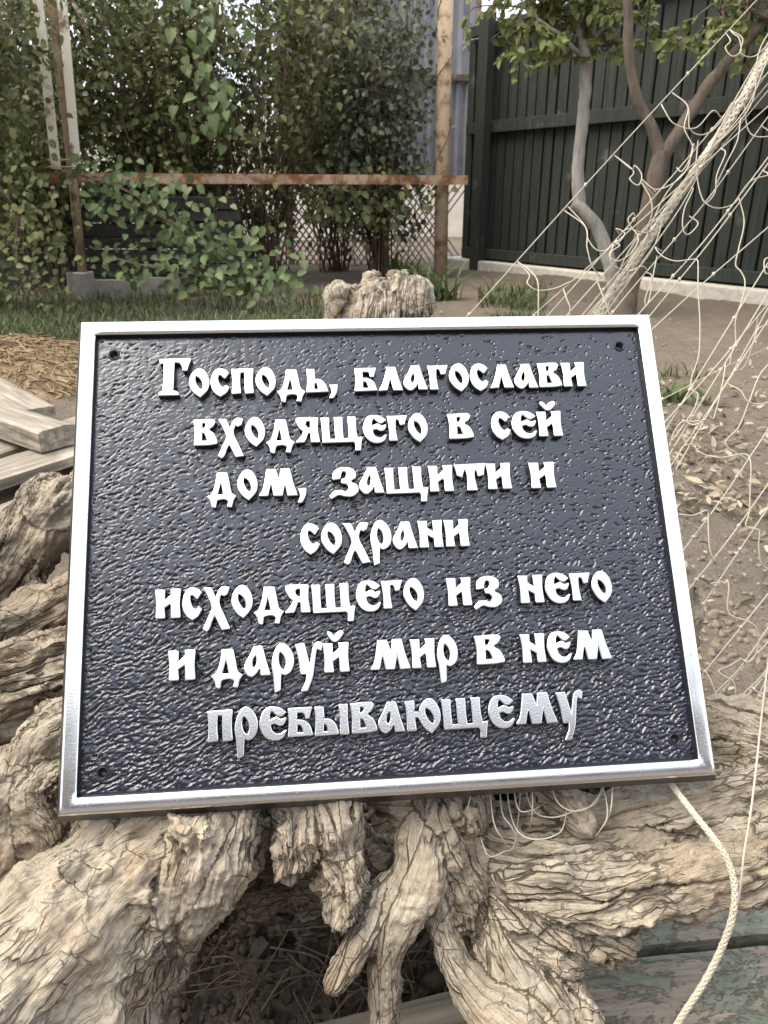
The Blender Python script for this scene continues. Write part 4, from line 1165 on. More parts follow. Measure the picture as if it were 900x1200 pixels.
# glyphs: x-height 100, baseline 0; each glyph = list of (sign, closed outline); (x, y, 1) marks a sharp corner
def S(pts, sx=1.0, sy=1.0, ox=0.0, oy=0.0):
    return [(p[0] * sx + ox, p[1] * sy + oy) + tuple(p[2:]) for p in pts]
K = lambda *pts: [(x, y, 1) for x, y in pts]           # all corners
O_OUT = S([(37,102),(60,90),(74,56),(67,24),(42,-1,1),(18,16),(1,48),(10,82)], 1.12, 1.14, 0, -10)
O_IN = S([(21,78,1),(36,72),(49,58),(55,40),(52,24,1),(38,29),(27,43),(20,60)], 1.12, 1.14, 0, -10)
SOFT = [(4,100,1),(36,100,1),(34,50),(37,0,1),(4,-1,1),(8,50)]
GL = {
 'Г': ([('+', [(2,149,1),(135,150,1),(124,126),(117,102,1),(104,102,1),(97,126),(82,137),(62,137,1),(60,80),(58,16,1),(78,11),(84,0,1),(0,0,1),(5,11),(18,16,1),(22,80),(21,133,1),(12,135),(5,131,1)])], 120),
 'о': ([('+', O_OUT), ('-', O_IN)], 84),
 'с': ([('+', S([(30,101),(54,96),(66,85,1),(52,66,1),(33,80),(24,73),(25,57),(33,40),(48,29,1),(59,38,1),(67,32,1),(55,12),(35,0,1),(15,13),(2,37),(1,63),(11,88)], 1.12, 1.14, 0, -10))], 76),
 'п': ([('+', [(3,100,1),(95,102,1),(91,55),(95,1,1),(63,-1,1),(61,50),(61,88,1),(37,88,1),(35,50),(39,1,1),(5,-1,1),(8,50)])], 98),
 'д': ([('+', [(41,95,1),(81,95,1),(89,60),(99,17),(118,3,1),(105,-16),(99,-38,1),(84,-36,1),(89,-18),(75,-7),(52,-7),(36,-13),(29,-39,1),(17,-35,1),(13,-16),(0,3,1),(17,13),(31,44)]), ('-', K((54,72),(62,44),(69,9),(36,8),(46,40)))], 118),
 'ь': ([('+', [(2,96,1),(32,96,1),(34,54,1),(60,51),(79,33),(91,2,1),(0,0,1),(5,50)]), ('-', [(31,41,1),(45,36),(53,10,1),(29,10,1)])], 92),
 ',': ([('+', [(0,25,1),(30,26,1),(26,-1),(10,-28,1),(-2,-28,1),(8,-4)])], 32),
 'б': ([('+', [(2,95,1),(91,96,1),(85,77),(80,60,1),(69,60,1),(66,74),(57,82,1),(31,82,1),(32,53,1),(55,52),(80,36),(92,2,1),(0,0,1),(5,50)]), ('-', [(32,42,1),(50,37),(62,10,1),(31,10,1)])], 94),
 'л': ([('+', [(0,0,1),(15,24),(30,62),(41,98,1),(73,98,1),(84,52),(100,1,1),(64,1,1),(57,35),(53,66,1),(44,40),(36,16),(32,2,1)])], 100),
 'а': ([('+', [(37,100,1),(69,101,1),(82,52),(99,0,1),(65,0,1),(60,22),(45,8),(26,-3),(6,9),(0,32),(17,62),(31,86)]), ('-', [(46,77,1),(50,52),(45,31),(35,25),(27,37),(31,57)])], 99),
 'г': ([('+', [(0,99,1),(85,101,1),(76,80),(72,66,1),(58,64,1),(53,80),(45,87),(33,86,1),(31,46),(37,0,1),(6,0,1),(7,46)])], 82),
 'в': ([('+', [(0,100,1),(81,102),(90,93,1),(79,74),(64,62),(84,45),(97,17),(98,5,1),(68,1),(3,0,1),(6,50)]), ('-', [(32,90,1),(50,89),(53,78),(45,67),(32,66,1)]), ('-', [(32,53,1),(48,46),(61,14,1),(31,13,1)])], 98),
 'и': ([('+', [(0,100,1),(35,100,1),(34,58,1),(66,82,1),(64,101,1),(100,102,1),(96,50),(100,0,1),(67,0,1),(66,56,1),(33,36,1),(37,0,1),(4,0,1),(6,50)])], 102),
 'н': ([('+', [(0,100,1),(35,100,1),(33,74,1),(66,56,1),(64,101,1),(100,102,1),(96,50),(100,0,1),(67,0,1),(67,32,1),(33,50,1),(37,0,1),(4,0,1),(6,50)])], 102),
 'х': ([('+', [(0,101,1),(29,101,1),(48,58,1),(60,86),(76,103),(102,102,1),(94,78,1),(83,72,1),(70,76),(60,46),(82,-2),(104,-48,1),(74,-51,1),(44,6,1),(30,-20),(14,-53),(-2,-47,1),(20,-4),(34,30),(18,70)])], 104),
 'я': ([('+', [(5,97),(40,100),(96,99,1),(93,50),(101,0,1),(67,0,1),(66,38,1),(50,38,1),(34,1,1),(0,0,1),(18,17),(33,42),(18,56),(3,84)]), ('-', [(66,88,1),(46,86),(39,72),(52,57),(65,57,1)])], 102),
 'щ': ([('+', [(0,97,1),(32,98,1),(31,50),(34,9,1),(63,9,1),(61,50),(60,98,1),(92,99,1),(91,50),(94,9,1),(123,10,1),(122,50),(120,99,1),(152,99,1),(151,50),(157,12,1),(178,15,1),(172,-10),(168,-38,1),(149,-38,1),(150,-12),(141,-2,1),(5,-3,1),(4,50)])], 176),
 'е': ([('+', [(45,104),(76,100),(100,84,1),(82,73),(66,78),(47,95,1),(37,80),(36,58,1),(52,64),(66,68),(82,60),(101,64,1),(90,44),(74,42),(58,49),(38,44,1),(44,24),(62,11),(82,11),(101,23,1),(88,0),(66,-8),(36,-4),(13,14),(1,46),(8,78),(24,98)])], 100),
 'й': ([('+', [(0,100,1),(35,100,1),(34,58,1),(66,82,1),(64,101,1),(100,102,1),(96,50),(100,0,1),(67,0,1),(66,56,1),(33,36,1),(37,0,1),(4,0,1),(6,50)]), ('+', [(20,142),(34,138),(44,126),(60,140),(80,142),(70,122),(48,108),(28,122)])], 102),
 'м': ([('+', [(0,2,1),(15,22),(26,62),(34,104,1),(70,104,1),(88,54,1),(97,105,1),(132,106,1),(146,50),(164,1,1),(125,0,1),(113,62,1),(97,1,1),(64,1,1),(52,62,1),(40,26),(34,2,1)])], 162),
 'з': ([('+', [(15,57,1),(18,82),(42,100),(80,102),(105,88),(106,62),(88,47),(112,32),(116,8),(94,-10),(62,-10),(36,-4),(4,-19,1),(0,-9,1),(21,9),(47,12),(69,6),(81,22),(70,38),(51,42,1),(51,54,1),(68,61),(73,80),(61,90),(48,82),(42,60,1)])], 116),
 'т': ([('+', [(0,102,1),(132,105,1),(125,82),(121,60,1),(101,56,1),(96,74),(84,84,1),(81,50),(90,0,1),(51,0,1),(54,50),(49,84,1),(38,80),(27,54,1),(11,60,1),(6,84)])], 128),
 'р': ([('+', [(39,110),(66,95),(83,58),(76,17),(52,0),(32,6,1),(29,-24),(28,-54,1),(10,-60,1),(6,-4),(0,42),(14,88)]), ('-', [(32,85,1),(49,66),(56,38),(49,15,1),(33,22),(23,46),(24,70)])], 84),
 'у': ([('+', [(0,101,1),(33,103,1),(44,58),(54,15,1),(64,60),(75,95),(92,107),(106,102,1),(100,78,1),(85,84),(74,48),(62,-16),(42,-62,1),(20,-64,1),(38,-32),(43,-4,1),(19,-3,1),(13,48)])], 100),
 'ю': ([('+', [(0,100,1),(33,102,1),(31,50),(36,0,1),(3,0,1),(5,50)]), ('+', K((25,62),(62,62),(62,46),(25,46))), ('+', S(O_OUT, 1, 1, 52, 0)), ('-', S(O_IN, 1, 1, 52, 0))], 136),
 'ы': ([('+', [(2,96,1),(32,96,1),(34,54,1),(60,51),(79,33),(89,2,1),(0,0,1),(5,50)]), ('-', [(31,41,1),(45,36),(53,10,1),(29,10,1)]), ('+', [(98,100,1),(128,101,1),(126,50),(130,0,1),(99,0,1),(101,50)])], 132),
}

def outline(pts, n=7):
    """closed Hermite outline with sharp corners where flagged"""
    p = np.array([q[:2] for q in pts], float)
    c = [len(q) > 2 and q[2] == 1 for q in pts]
    N = len(p); out = []
    for i in range(N):
        j = (i + 1) % N
        chord = p[j] - p[i]
        L = np.linalg.norm(chord)
        def tang(k, fwd):
            if c[k]: return chord * 1.0
            t = p[(k + 1) % N] - p[k - 1]
            return t / (np.linalg.norm(t) + 1e-9) * L
        m0, m1 = tang(i, True), tang(j, False)
        if c[i] and c[j]:
            t = np.linspace(0, 1, 3)[:-1, None]
            out.append(p[i] + chord * t); continue
        t = np.linspace(0, 1, n)[:-1, None]
        out.append((2*t**3-3*t**2+1)*p[i] + (t**3-2*t**2+t)*m0 + (-2*t**3+3*t**2)*p[j] + (t**3-t**2)*m1)
    return np.vstack(out)

def sdf(poly, Q):
    a = poly; b = np.roll(poly, -1, 0)
    d2 = np.full(len(Q), 1e18); ins = np.zeros(len(Q), bool)
    for (x0, y0), (x1, y1) in zip(a, b):
        ex, ey = x1 - x0, y1 - y0
        wx, wy = Q[:, 0] - x0, Q[:, 1] - y0
        t = np.clip((wx * ex + wy * ey) / (ex * ex + ey * ey + 1e-12), 0, 1)
        d2 = np.minimum(d2, (wx - t * ex) ** 2 + (wy - t * ey) ** 2)
        cond = (y0 > Q[:, 1]) != (y1 > Q[:, 1])
        if y1 != y0:
            ins ^= cond & (Q[:, 0] < (x1 - x0) * (Q[:, 1] - y0) / (y1 - y0) + x0)
    d = np.sqrt(d2)
    return np.where(ins, -d, d)

def contours(Fld, xs, ys):
    """marching squares at 0 -> closed loops"""
    ny, nx = Fld.shape
    s = Fld < 0
    nxt = {}
    pos = {}
    def epos(e):
        if e in pos: return
        k, i, j = e
        if k == 0: a, b = Fld[j, i], Fld[j, i + 1]; t = a / (a - b); pos[e] = (xs[i] + t * (xs[i + 1] - xs[i]), ys[j])
        else: a, b = Fld[j, i], Fld[j + 1, i]; t = a / (a - b); pos[e] = (xs[i], ys[j] + t * (ys[j + 1] - ys[j]))
    code = s[:-1, :-1] * 1 + s[:-1, 1:] * 2 + s[1:, 1:] * 4 + s[1:, :-1] * 8
    jj, ii = np.nonzero((code > 0) & (code < 15))
    for j, i in zip(jj, ii):
        B, R, T, L = (0, i, j), (1, i + 1, j), (0, i, j + 1), (1, i, j)
        cs = {1: [(L, B)], 2: [(B, R)], 3: [(L, R)], 4: [(R, T)], 5: [(L, B), (R, T)], 6: [(B, T)], 7: [(L, T)],
              8: [(T, L)], 9: [(T, B)], 10: [(B, R), (T, L)], 11: [(T, R)], 12: [(R, L)], 13: [(R, B)], 14: [(B, L)]}[int(code[j, i])]
        for a, b in cs:
            epos(a); epos(b); nxt[a] = b
    loops = []
    while nxt:
        st = next(iter(nxt)); lp = []; e = st
        while e in nxt:
            lp.append(pos[e]); e = nxt.pop(e)
        if len(lp) > 5: loops.append(np.array(lp))
    return loops

def simplify(lp, tol):
    keep = np.ones(len(lp), bool)
    for _ in range(3):
        idx = np.nonzero(keep)[0]
        for k in range(1, len(idx) - 1, 2):
            a, b, c = lp[idx[k - 1]], lp[idx[k]], lp[idx[k + 1]]
            ac = c - a
            d = abs(ac[0] * (b - a)[1] - ac[1] * (b - a)[0]) / (np.linalg.norm(ac) + 1e-9)
            if d < tol: keep[idx[k]] = False
    return lp[keep]

GCACHE = {}
def glyph_loops(ch):
    if ch not in GCACHE:
        ops, adv = GL[ch]
        xs = np.arange(-12, adv + 20, 1.6); ys = np.arange(-72, 160, 1.6)
        X, Y = np.meshgrid(xs, ys); Q = np.stack([X.ravel(), Y.ravel()], 1)
        f = np.full(len(Q), 1e6)
        for sg, pts in ops:
            d = sdf(outline(pts), Q)
            f = np.minimum(f, d) if sg == '+' else np.maximum(f, -d)
        GCACHE[ch] = [simplify(l, 0.12) for l in contours(f.reshape(X.shape), xs, ys)]
    return GCACHE[ch], GL[ch][1]

LINES = [   # (word, x0, x1) in mm, baseline mm
    (262.0, [('Господь,', 53.4, 172.8), ('благослави', 185.0, 346.5)]),
    (226.0, [('входящего', 76.7, 232.5), ('в', 247.3, 263.7), ('сей', 277.2, 325.9)]),
    (189.6, [('дом,', 86.1, 149.6), ('защити', 165.3, 286.9), ('и', 300.3, 317.3)]),
    (151.8, [('сохрани', 145.4, 255.2)]),
    (113.0, [('исходящего', 53.8, 222.8), ('из', 238.4, 273.1), ('него', 285.8, 347.0)]),
    (75.2, [('и', 62.4, 78.5), ('даруй', 88.8, 173.3), ('мир', 186.9, 241.9), ('в', 253.9, 271.6), ('нем', 283.6, 341.0)]),
    (37.6, [('пребывающему', 86.0, 318.6)]),
]
XH = 0.172     # mm per glyph unit
rs = random.Random(3)

def text_line(base, words):
    cu = bpy.data.curves.new('line', 'CURVE')
    cu.dimensions = '2D'; cu.fill_mode = 'BOTH'
    cu.extrude = 0.0008; cu.bevel_depth = 0.00065; cu.bevel_resolution = 2
    for wd, x0, x1 in words:
        x, lay = 0.0, []
        for ch in wd:
            lp, adv = glyph_loops(ch)
            lay.append((x, lp)); x += adv + 11
        x -= 11
        k = (x1 - x0) / x
        for gx, lp in lay:
            dy = rs.uniform(-0.25, 0.25)
            for l in lp:
                sp = cu.splines.new('POLY')
                sp.points.add(len(l) - 1)
                for q, (a, b) in zip(sp.points, l):
                    q.co = ((x0 + (gx + a) * k) / 1000, (base + b * XH + dy) / 1000, 0, 1)
                sp.use_cyclic_u = True
    tmp = bpy.data.objects.new('tmp_line', cu)
    COL.objects.link(tmp)
    dg = bpy.context.evaluated_depsgraph_get()
    me = bpy.data.meshes.new_from_object(tmp.evaluated_get(dg))
    bpy.data.objects.remove(tmp); bpy.data.curves.remove(cu)
    n = len(me.vertices); co = np.empty(n * 3, np.float32); me.vertices.foreach_get('co', co); co = co.reshape(-1, 3)
    zt = co[:, 2].max()
    co[:, 2] = np.where(co[:, 2] < 0, co[:, 2] - 0.0046, co[:, 2]) - zt       # top face at 0 (level with the border), sides run down into the panel
    me.vertices.foreach_set('co', co.ravel())
    me.materials.clear()
    o = bpy.data.objects.new('inscription_line', me)
    plate_part('inscription_line', o, [MT['polished'], MT['black']])
    nz = np.empty(len(me.polygons) * 3, np.float32); me.polygons.foreach_get('normal', nz)
    nz = nz.reshape(-1, 3)[:, 2]
    me.polygons.foreach_set('material_index', np.where(nz > 0.55, 0, 1).astype(np.int32))
    me.polygons.foreach_set('use_smooth', nz > 0.55)
    me.update()
    return o

for base, words in LINES:
    text_line(base, words)

# panel: a hammered sheet
PD = -0.0054
HOLES = [(21.7, 293.9), (376.2, 294.0), (378.0, 22.7), (23.4, 22.8)]
nx, ny = 880, 690
xs = np.linspace(0.0085, PLW - 0.0085, nx); ys = np.linspace(0.0090, PLH - 0.0090, ny)
X, Y = np.meshgrid(xs, ys); x, y = X.ravel(), Y.ravel()
q = np.stack([x * 1000, y * 1000, np.zeros_like(x)], 1)
wob = np.stack([noise3(q / 9, 5), noise3(q / 9, 6), np.zeros_like(x)], 1)
ca, sa = math.cos(.38), math.sin(.38)
qw = q + np.stack([5.0 * noise3(q / 38, 15), 5.0 * noise3(q / 38, 16), 0 * x], 1)
qa = np.stack([ca * qw[:, 0] + sa * qw[:, 1], -sa * qw[:, 0] + ca * qw[:, 1], q[:, 2]], 1)
n1 = noise3(qa * [1 / 3.9, 1 / 1.9, 1] + wob * .9, 21) + .45 * noise3(qa * [1 / 1.9, 1 / 1.1, 1] + wob * 1.2, 22) + .35 * noise3(q / 9, 24)
lowv = np.clip(1 - y / PLH, 0, 1)
thr = -.36 + .30 * lowv + .14 * noise3(q / 40, 31)
pit = np.clip((thr - n1) / .20, 0, 1); pit = pit * pit * (3 - 2 * pit)
hgt = -0.00075 * pit + (.00009 + .00033 * lowv) * n1 + 0.00014 * noise3(q / 6, 26)
ed = np.minimum(np.minimum(x - 0.0105, PLW - 0.0105 - x), np.minimum(y - 0.0117, PLH - 0.0114 - y))
hgt *= np.clip(ed / 0.003, 0, 1)
for hx, hy in HOLES:
    dd = np.hypot(x * 1000 - hx, y * 1000 - hy)
    hgt = np.where(dd < 3.4, -0.005, np.where(dd < 5.2, hgt * 0.3, hgt))
i, j = np.meshgrid(np.arange(ny - 1), np.arange(nx - 1), indexing='ij')
a = i * nx + j
Fq = np.stack([a, a + 1, a + nx + 1, a + nx], -1).reshape(-1, 4)
pan = mesh_np('textured_panel', np.stack([x, y, PD + hgt], 1), Fq)
plate_part('textured_panel', pan, [MT['paint']])

# border: slightly domed polished strip with black inner and outer walls, swept round the plate
def border():
    # (inset from the outer edge, height, polished?)
    prof = [(-0.0042, -0.0132), (-0.0042, -0.0118), (0.0, -0.0022), (0.0004, -0.0013), (0.0012, -0.0006), (0.0030, -0.00012), (0.0055, 0.0), (0.0078, -0.00012), (0.0094, -0.0005), (0.0101, -0.0012), (0.0109, -0.0072)]
    V, F, mi = [], [], []
    n = len(prof)
    dens = 60
    cor = [(0, 0), (1, 0), (1, 1), (0, 1)]
    ring = []
    for s in range(4):
        (a0, b0), (a1, b1) = cor[s], cor[(s + 1) % 4]
        for k in range(dens):
            t = k / dens
            ring.append((s, t))
    for s, t in ring:
        (a0, b0), (a1, b1) = cor[s], cor[(s + 1) % 4]
        for ins, h in prof:
            c0 = np.array([a0 * PLW + (ins if a0 == 0 else -ins), b0 * PLH + (ins if b0 == 0 else -ins)])
            c1 = np.array([a1 * PLW + (ins if a1 == 0 else -ins), b1 * PLH + (ins if b1 == 0 else -ins)])
            p = c0 * (1 - t) + c1 * t
            V.append((p[0], p[1], h))
    R = len(ring)
    for r in range(R):
        r2 = (r + 1) % R
        for k in range(n - 1):
            F.append((r * n + k, r2 * n + k, r2 * n + k + 1, r * n + k + 1))
            mi.append(0 if 3 <= k <= 8 else 1)
    V = np.array(V)
    wv = np.stack([V[:, 0] * 60, V[:, 1] * 60, V[:, 2] * 0], 1)
    V[:, 2] += np.where(V[:, 2] > -0.0014, noise3(wv, 3) * 0.00012, 0)
    o = mesh_np('border_frame', V, np.array(F), mats=[MT['polished'], MT['black']], midx=mi)
    me = o.data
    me.polygons.foreach_set('use_smooth', np.array(mi) == 0)
    return o
plate_part('border_frame', border(), [])
mb = MB(); mb.box((PLW / 2, PLH / 2, -0.0122), (PLW - 0.0046, PLH - 0.0046, 0.0016))
bk = mb.build('back_plate', None); plate_part('back_plate', bk, [MT['black']])
for hx, hy in HOLES:
    mb = MB()
    th = np.linspace(0, 2 * np.pi, 28, endpoint=False)
    pr = [(3.9, -0.0064), (3.7, -0.0048), (3.2, -0.0046), (2.7, -0.0052), (2.3, -0.0085), (0.9, -0.0090)]
    V = np.concatenate([np.stack([hx / 1000 + r / 1000 * np.cos(th), hy / 1000 + r / 1000 * np.sin(th), np.full(28, z)], 1) for r, z in pr])
    F = [(k * 28 + i, k * 28 + (i + 1) % 28, (k + 1) * 28 + (i + 1) % 28, (k + 1) * 28 + i) for k in range(len(pr) - 1) for i in range(28)]
    F.append(tuple(range(5 * 28, 6 * 28)))
    mb.add(V, F)
    plate_part('screw_hole', mb.build('screw_hole', None, smooth=True), [MT['black']])
# ------------------------------------------------------------------ fishing net and ropes
def cord_obj(name, lines, rad, mat, parent=None, seg=6, twist=260.0):
    Vs, Fs, Us, n = [], [], [], 0
    for p in lines:
        L = np.concatenate([[0], np.cumsum(np.linalg.norm(np.diff(p, axis=0), axis=1))])
        V, F = tube_arrays(p, rad[len(Vs)] if isinstance(rad, list) else rad, seg)
        u = np.repeat(L * twist, seg); v = np.tile(np.arange(seg) / seg * 2, len(p))
        Vs.append(V); Fs.append(F + n); Us.append(np.stack([u, v], 1)); n += len(V)
    return mesh_np(name, np.concatenate(Vs), np.concatenate(Fs), mat, parent, uv=np.concatenate(Us))

def braid(name, path, rad, mat, parent=None, strands=4, pitch=None, label=None):
    """a rope of crossing strands round the path"""
    L = np.sum(np.linalg.norm(np.diff(spline(path, 60), axis=0), axis=1))
    n = int(L / (rad * .55))
    p = spline(path, n); t, nn, b = frames(p)
    s = np.linspace(0, L, n); pitch = pitch or rad * 7
    lines = []
    for k in range(strands):
        for sg in (-1, 1):
            a = sg * 2 * np.pi * s / pitch + 2 * np.pi * k / strands
            wv = .58 + .10 * np.cos(2 * strands * s / pitch * np.pi + k * np.pi + (0 if sg > 0 else np.pi))
            lines.append(p + rad * wv[:, None] * (np.cos(a)[:, None] * nn + np.sin(a)[:, None] * b))
    rs_ = [rad * .36] * len(lines) + [rad * .62]
    return cord_obj(name, lines + [p], rs_, mat, parent, 6, 500.0)

NET = empty('fishing_net', P(800, 230, .78), 'white knotted fishing net hanging across the right side with its thick braided headrope', 'net')
braid('headrope', [P(960, -30, .82), P(898, 66, .79), P(862, 130, .78), P(800, 222, .775), P(752, 293, .77), P(700, 372, .765), P(640, 470, .755)], .0052, MT['rope'], NET)
def ln(pts, d, n=None):
    """pixel path and depth(s) -> a smooth cord"""
    if not hasattr(d, '__len__'): d = [d] * len(pts)
    q = [P(u, v, dd) for (u, v), dd in zip(pts, d)]
    return spline(q, n or max(14, 12 * len(pts)))
def slack(a, b, da, db, sag, side=0.0, n=26):
    p0, p1 = P(*a, da), P(*b, db)
    t = np.linspace(0, 1, n)[:, None]
    return p0 * (1 - t) + p1 * t + np.array([side, 0, -sag]) * np.sin(np.pi * t) ** .9
N = []
# taut cords, upper right to lower left
taut = [((910, -25), (535, 385), .80, .74), ((912, 60), (640, 372), .80, .74), ((905, 92), (662, 372), .79, .74), ((905, 120), (622, 372), .78, .73),
        ((905, 78), (690, 372), .80, .75), ((905, 178), (745, 372), .77, .73), ((905, 262), (708, 438), .76, .72), ((905, 185), (760, 372), .78, .74),
        ((905, 350), (770, 505), .74, .70), ((905, 300), (775, 512), .75, .70), ((905, 335), (780, 540), .74, .69), ((905, 352), (785, 548), .74, .69),
        ((905, 368), (786, 560), .73, .68), ((905, 496), (790, 660), .70, .66), ((905, 560), (800, 700), .68, .64), ((905, 588), (812, 726), .68, .64),
        ((905, 690), (822, 792), .66, .62), ((905, 728), (826, 826), .65, .61), ((905, 748), (830, 830), .65, .61), ((905, 780), (856, 832), .64, .61),
        ((905, 800), (868, 832), .64, .61), ((905, 828), (880, 850), .63, .61), ((905, 100), (715, 330), .79, .76), ((905, 130), (735, 345), .785, .755), ((905, 405), (772, 470), .74, .72)]
for k, (a, b, da, db) in enumerate(taut):
    m = ((a[0] + b[0]) / 2 + (k % 3 - 1) * 3, (a[1] + b[1]) / 2 + (k % 2) * 4)
    pp, dd = [a, m, b], [da, (da + db) / 2, db]
    if b[0] < 828:                       # the cord goes on behind the plaque and comes to rest on the stump
        ll = math.hypot(b[0] - a[0], b[1] - a[1]); kx = min(150, max(20, b[1] + 150 - 380))
        pp.append((b[0] + (b[0] - a[0]) / ll * kx, b[1] + (b[1] - a[1]) / ll * kx)); dd.append(db - .03)
    N.append(ln(pp, dd, 40))
# slack cords read off the photograph: loops between the knots
loops = [[(856, 48), (850, 56), (858, 66), (868, 60), (866, 45), (860, 40)], [(870, 45), (868, 62), (884, 66), (905, 48)],
         [(806, 125), (808, 150), (822, 158), (840, 148), (858, 120)], [(806, 125), (802, 150), (812, 175), (800, 200)],
         [(742, 200), (738, 210), (748, 217), (752, 205), (744, 194), (740, 198)], [(752, 210), (768, 222), (790, 214), (806, 196), (812, 170)],
         [(752, 214), (762, 232), (764, 250), (758, 270)], [(778, 128), (790, 145), (815, 150), (835, 130)],
         [(685, 264), (690, 282), (702, 294), (720, 288), (732, 274), (722, 268)], [(686, 266), (688, 290), (694, 312), (704, 325)],
         [(620, 322), (618, 332), (630, 340), (650, 338), (668, 330)], [(622, 318), (630, 330), (631, 350), (630, 372)],
         [(718, 290), (714, 300), (724, 306), (740, 296), (748, 280), (740, 268), (728, 272)],
         [(726, 288), (716, 296), (718, 310), (736, 318), (752, 312)], [(742, 250), (736, 258), (744, 270), (760, 272), (772, 258)],
         [(768, 290), (776, 300), (792, 306), (815, 304), (818, 312), (818, 340), (820, 372), (820, 400), (818, 420), (810, 445), (812, 458), (818, 462), (814, 478), (800, 500), (785, 520)],
         [(866, 232), (858, 240), (840, 244), (825, 236), (818, 215), (816, 190), (818, 165)],
         [(866, 232), (872, 260), (866, 290), (862, 310), (868, 318), (873, 330), (870, 350), (862, 375), (862, 400), (858, 412), (856, 428), (866, 434), (875, 424), (884, 395), (888, 372)],
         [(900, 205), (880, 212), (864, 232)], [(818, 262), (806, 275), (800, 266), (802, 245), (812, 222)],
         [(850, 180), (840, 205), (838, 225), (828, 238)], [(868, 140), (864, 165), (852, 190), (840, 215)],
         [(872, 120), (876, 150), (886, 160), (905, 158)], [(905, 300), (896, 305), (897, 320), (905, 318)],
         [(856, 426), (848, 432), (850, 425), (848, 442), (842, 470), (836, 490)], [(900, 380), (888, 386), (884, 402), (886, 400)],
         [(857, 452), (868, 458), (876, 470), (890, 474), (905, 472)],
         [(800, 492), (812, 498), (824, 494), (826, 492), (812, 494), (800, 494), (790, 506), (786, 520)],
         [(810, 520), (824, 532), (845, 536), (870, 532), (878, 536), (880, 550), (879, 575), (878, 600), (874, 616), (885, 620), (890, 622), (889, 640), (892, 660), (905, 672)],
         [(795, 604), (812, 604), (828, 598)], [(830, 600), (830, 620), (832, 645), (838, 658)],
         [(812, 520), (800, 524), (793, 540), (790, 555)],
         [(833, 684), (846, 682), (852, 680), (854, 690), (852, 712), (858, 722), (876, 728), (886, 736), (889, 752), (884, 770), (876, 776), (868, 772)],
         [(868, 772), (855, 780), (842, 786), (850, 793), (860, 800), (862, 820), (862, 840)],
         [(905, 776), (890, 795), (870, 815), (866, 828), (884, 820), (896, 800), (897, 790), (905, 785)],
         [(848, 830), (870, 826), (882, 818)], [(884, 808), (892, 812), (905, 806)], [(826, 785), (834, 800), (838, 815), (832, 826)],
         [(905, 420), (890, 440), (878, 470), (866, 500), (850, 520)], [(700, 330), (706, 345), (712, 362), (716, 380)],
         [(660, 338), (664, 350), (668, 362), (664, 376)], [(770, 300), (766, 320), (762, 345), (758, 358), (756, 350), (764, 325)]]
SMP = np.array([[a[0] + (b[0] - a[0]) * t, a[1] + (b[1] - a[1]) * t + 0, da + (db - da) * t] for a, b, da, db in taut for t in np.linspace(0, 1, 90)])
for k, lp in enumerate(loops):
    ends = []
    for e_ in (lp[0], lp[-1]):
        d2 = np.hypot(SMP[:, 0] - e_[0], SMP[:, 1] - e_[1]); m_ = int(np.argmin(d2)); ends.append((SMP[m_], d2[m_]))
    q = [np.array(p_, float) for p_ in lp]
    d0, d1 = ends[0][0][2], ends[1][0][2]
    if ends[0][1] > 3: q = [ends[0][0][:2]] + q
    if ends[1][1] > 3: q = q + [ends[1][0][:2]]
    tt = np.linspace(0, 1, len(q))
    N.append(ln(q, list(d0 + (d1 - d0) * tt - .012 * np.sin(np.pi * tt))))
for k_, (o1, o2) in enumerate(((-12, 8), (9, -10), (-5, -14), (13, 6))):
    N.append(ln([(960 + o1, -30), (898 + o1, 66 + o2), (862 - o2, 130), (800 + o2, 222 + o1 / 2), (752 + o1, 293 - o2 / 2), (700 + o2, 372)], [.815, .785, .775, .768, .764, .76], 70))
cord_obj('netting', N, .00062, MT['cord'], NET)
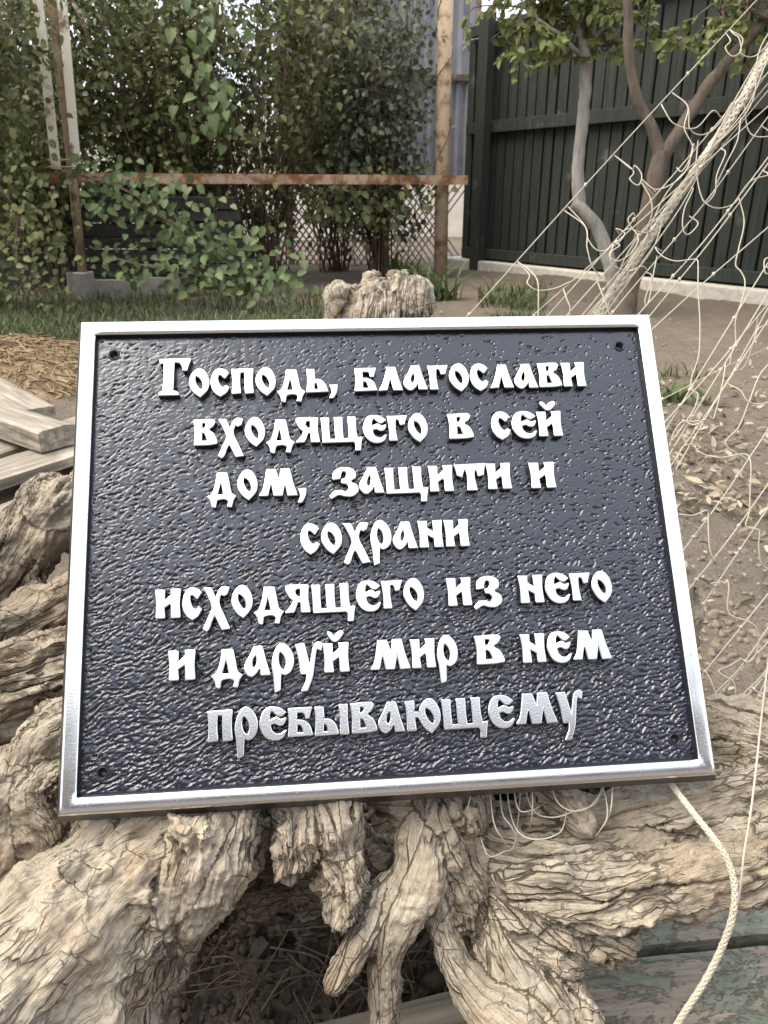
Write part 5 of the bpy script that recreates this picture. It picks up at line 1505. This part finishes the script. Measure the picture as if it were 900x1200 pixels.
for k, (a, b, da, db) in enumerate(taut):
    for t in (.25, .5, .78):
        c = N[k][int(t * (len(N[k]) - 1))]
        bm = bmesh.new(); bmesh.ops.create_icosphere(bm, subdivisions=1, radius=.0018)
        mb = MB(); mb.add(np.array([v.co[:] for v in bm.verts]) * [1, 1, 1.4] + c, [[x.index for x in f.verts] for f in bm.faces]); bm.free()
        mb.build('knot', MT['cord'], NET, smooth=True)


rp = braid('braided_rope', [P(765, 880, .505), P(786, 917, .484), P(812, 952, .462), P(838, 985, .448), P(854, 1012, .443), P(861, 1042, .44), P(858, 1075, .44), P(846, 1110, .443), P(826, 1150, .447), P(800, 1190, .452), P(770, 1240, .458)], .0022, MT['rope'], None, 4)
tag(rp, 'cream braided rope hanging from under the plaque over the right root', 'rope')
st = cord_obj('thin_string', [ln([(905, 742), (897, 800), (890, 862), (886, 900), (880, 950), (872, 1000), (866, 1050), (858, 1068)], [.62, .56, .50, .475, .46, .45, .443, .438], 70)], .0007, MT['cord'])
tag(st, 'thin white string running down to join the braided rope', 'string')
Ls = []
for lp in ([(562, 893), (560, 960), (566, 990), (574, 1004), (590, 998), (604, 985), (612, 900)], [(572, 893), (578, 960), (590, 985), (598, 1000)], [(590, 893), (600, 960), (618, 982), (648, 980), (662, 962), (668, 895)],
           [(610, 893), (622, 945), (645, 958), (675, 950), (700, 938), (712, 888)], [(622, 893), (624, 950), (618, 978)], [(700, 898), (712, 950), (702, 975), (690, 985)], [(585, 893), (588, 950), (600, 970), (606, 992), (590, 1000)],
           [(640, 893), (655, 942), (690, 946), (722, 898)], [(718, 893), (716, 948), (706, 968)], [(560, 898), (548, 948), (545, 970)], [(600, 896), (606, 945), (622, 950), (640, 940)]):
    Ls.append(ln(lp, [.502 - (.026 + .004 * (len(Ls) % 3)) * math.sin(math.pi * i_ / (len(lp) - 1)) for i_ in range(len(lp))], 40))
tg = cord_obj('tangled_cord', Ls, .00045, MT['cord']); tag(tg, 'loose tangle of thin white net cord hanging below the plaque', 'cord')
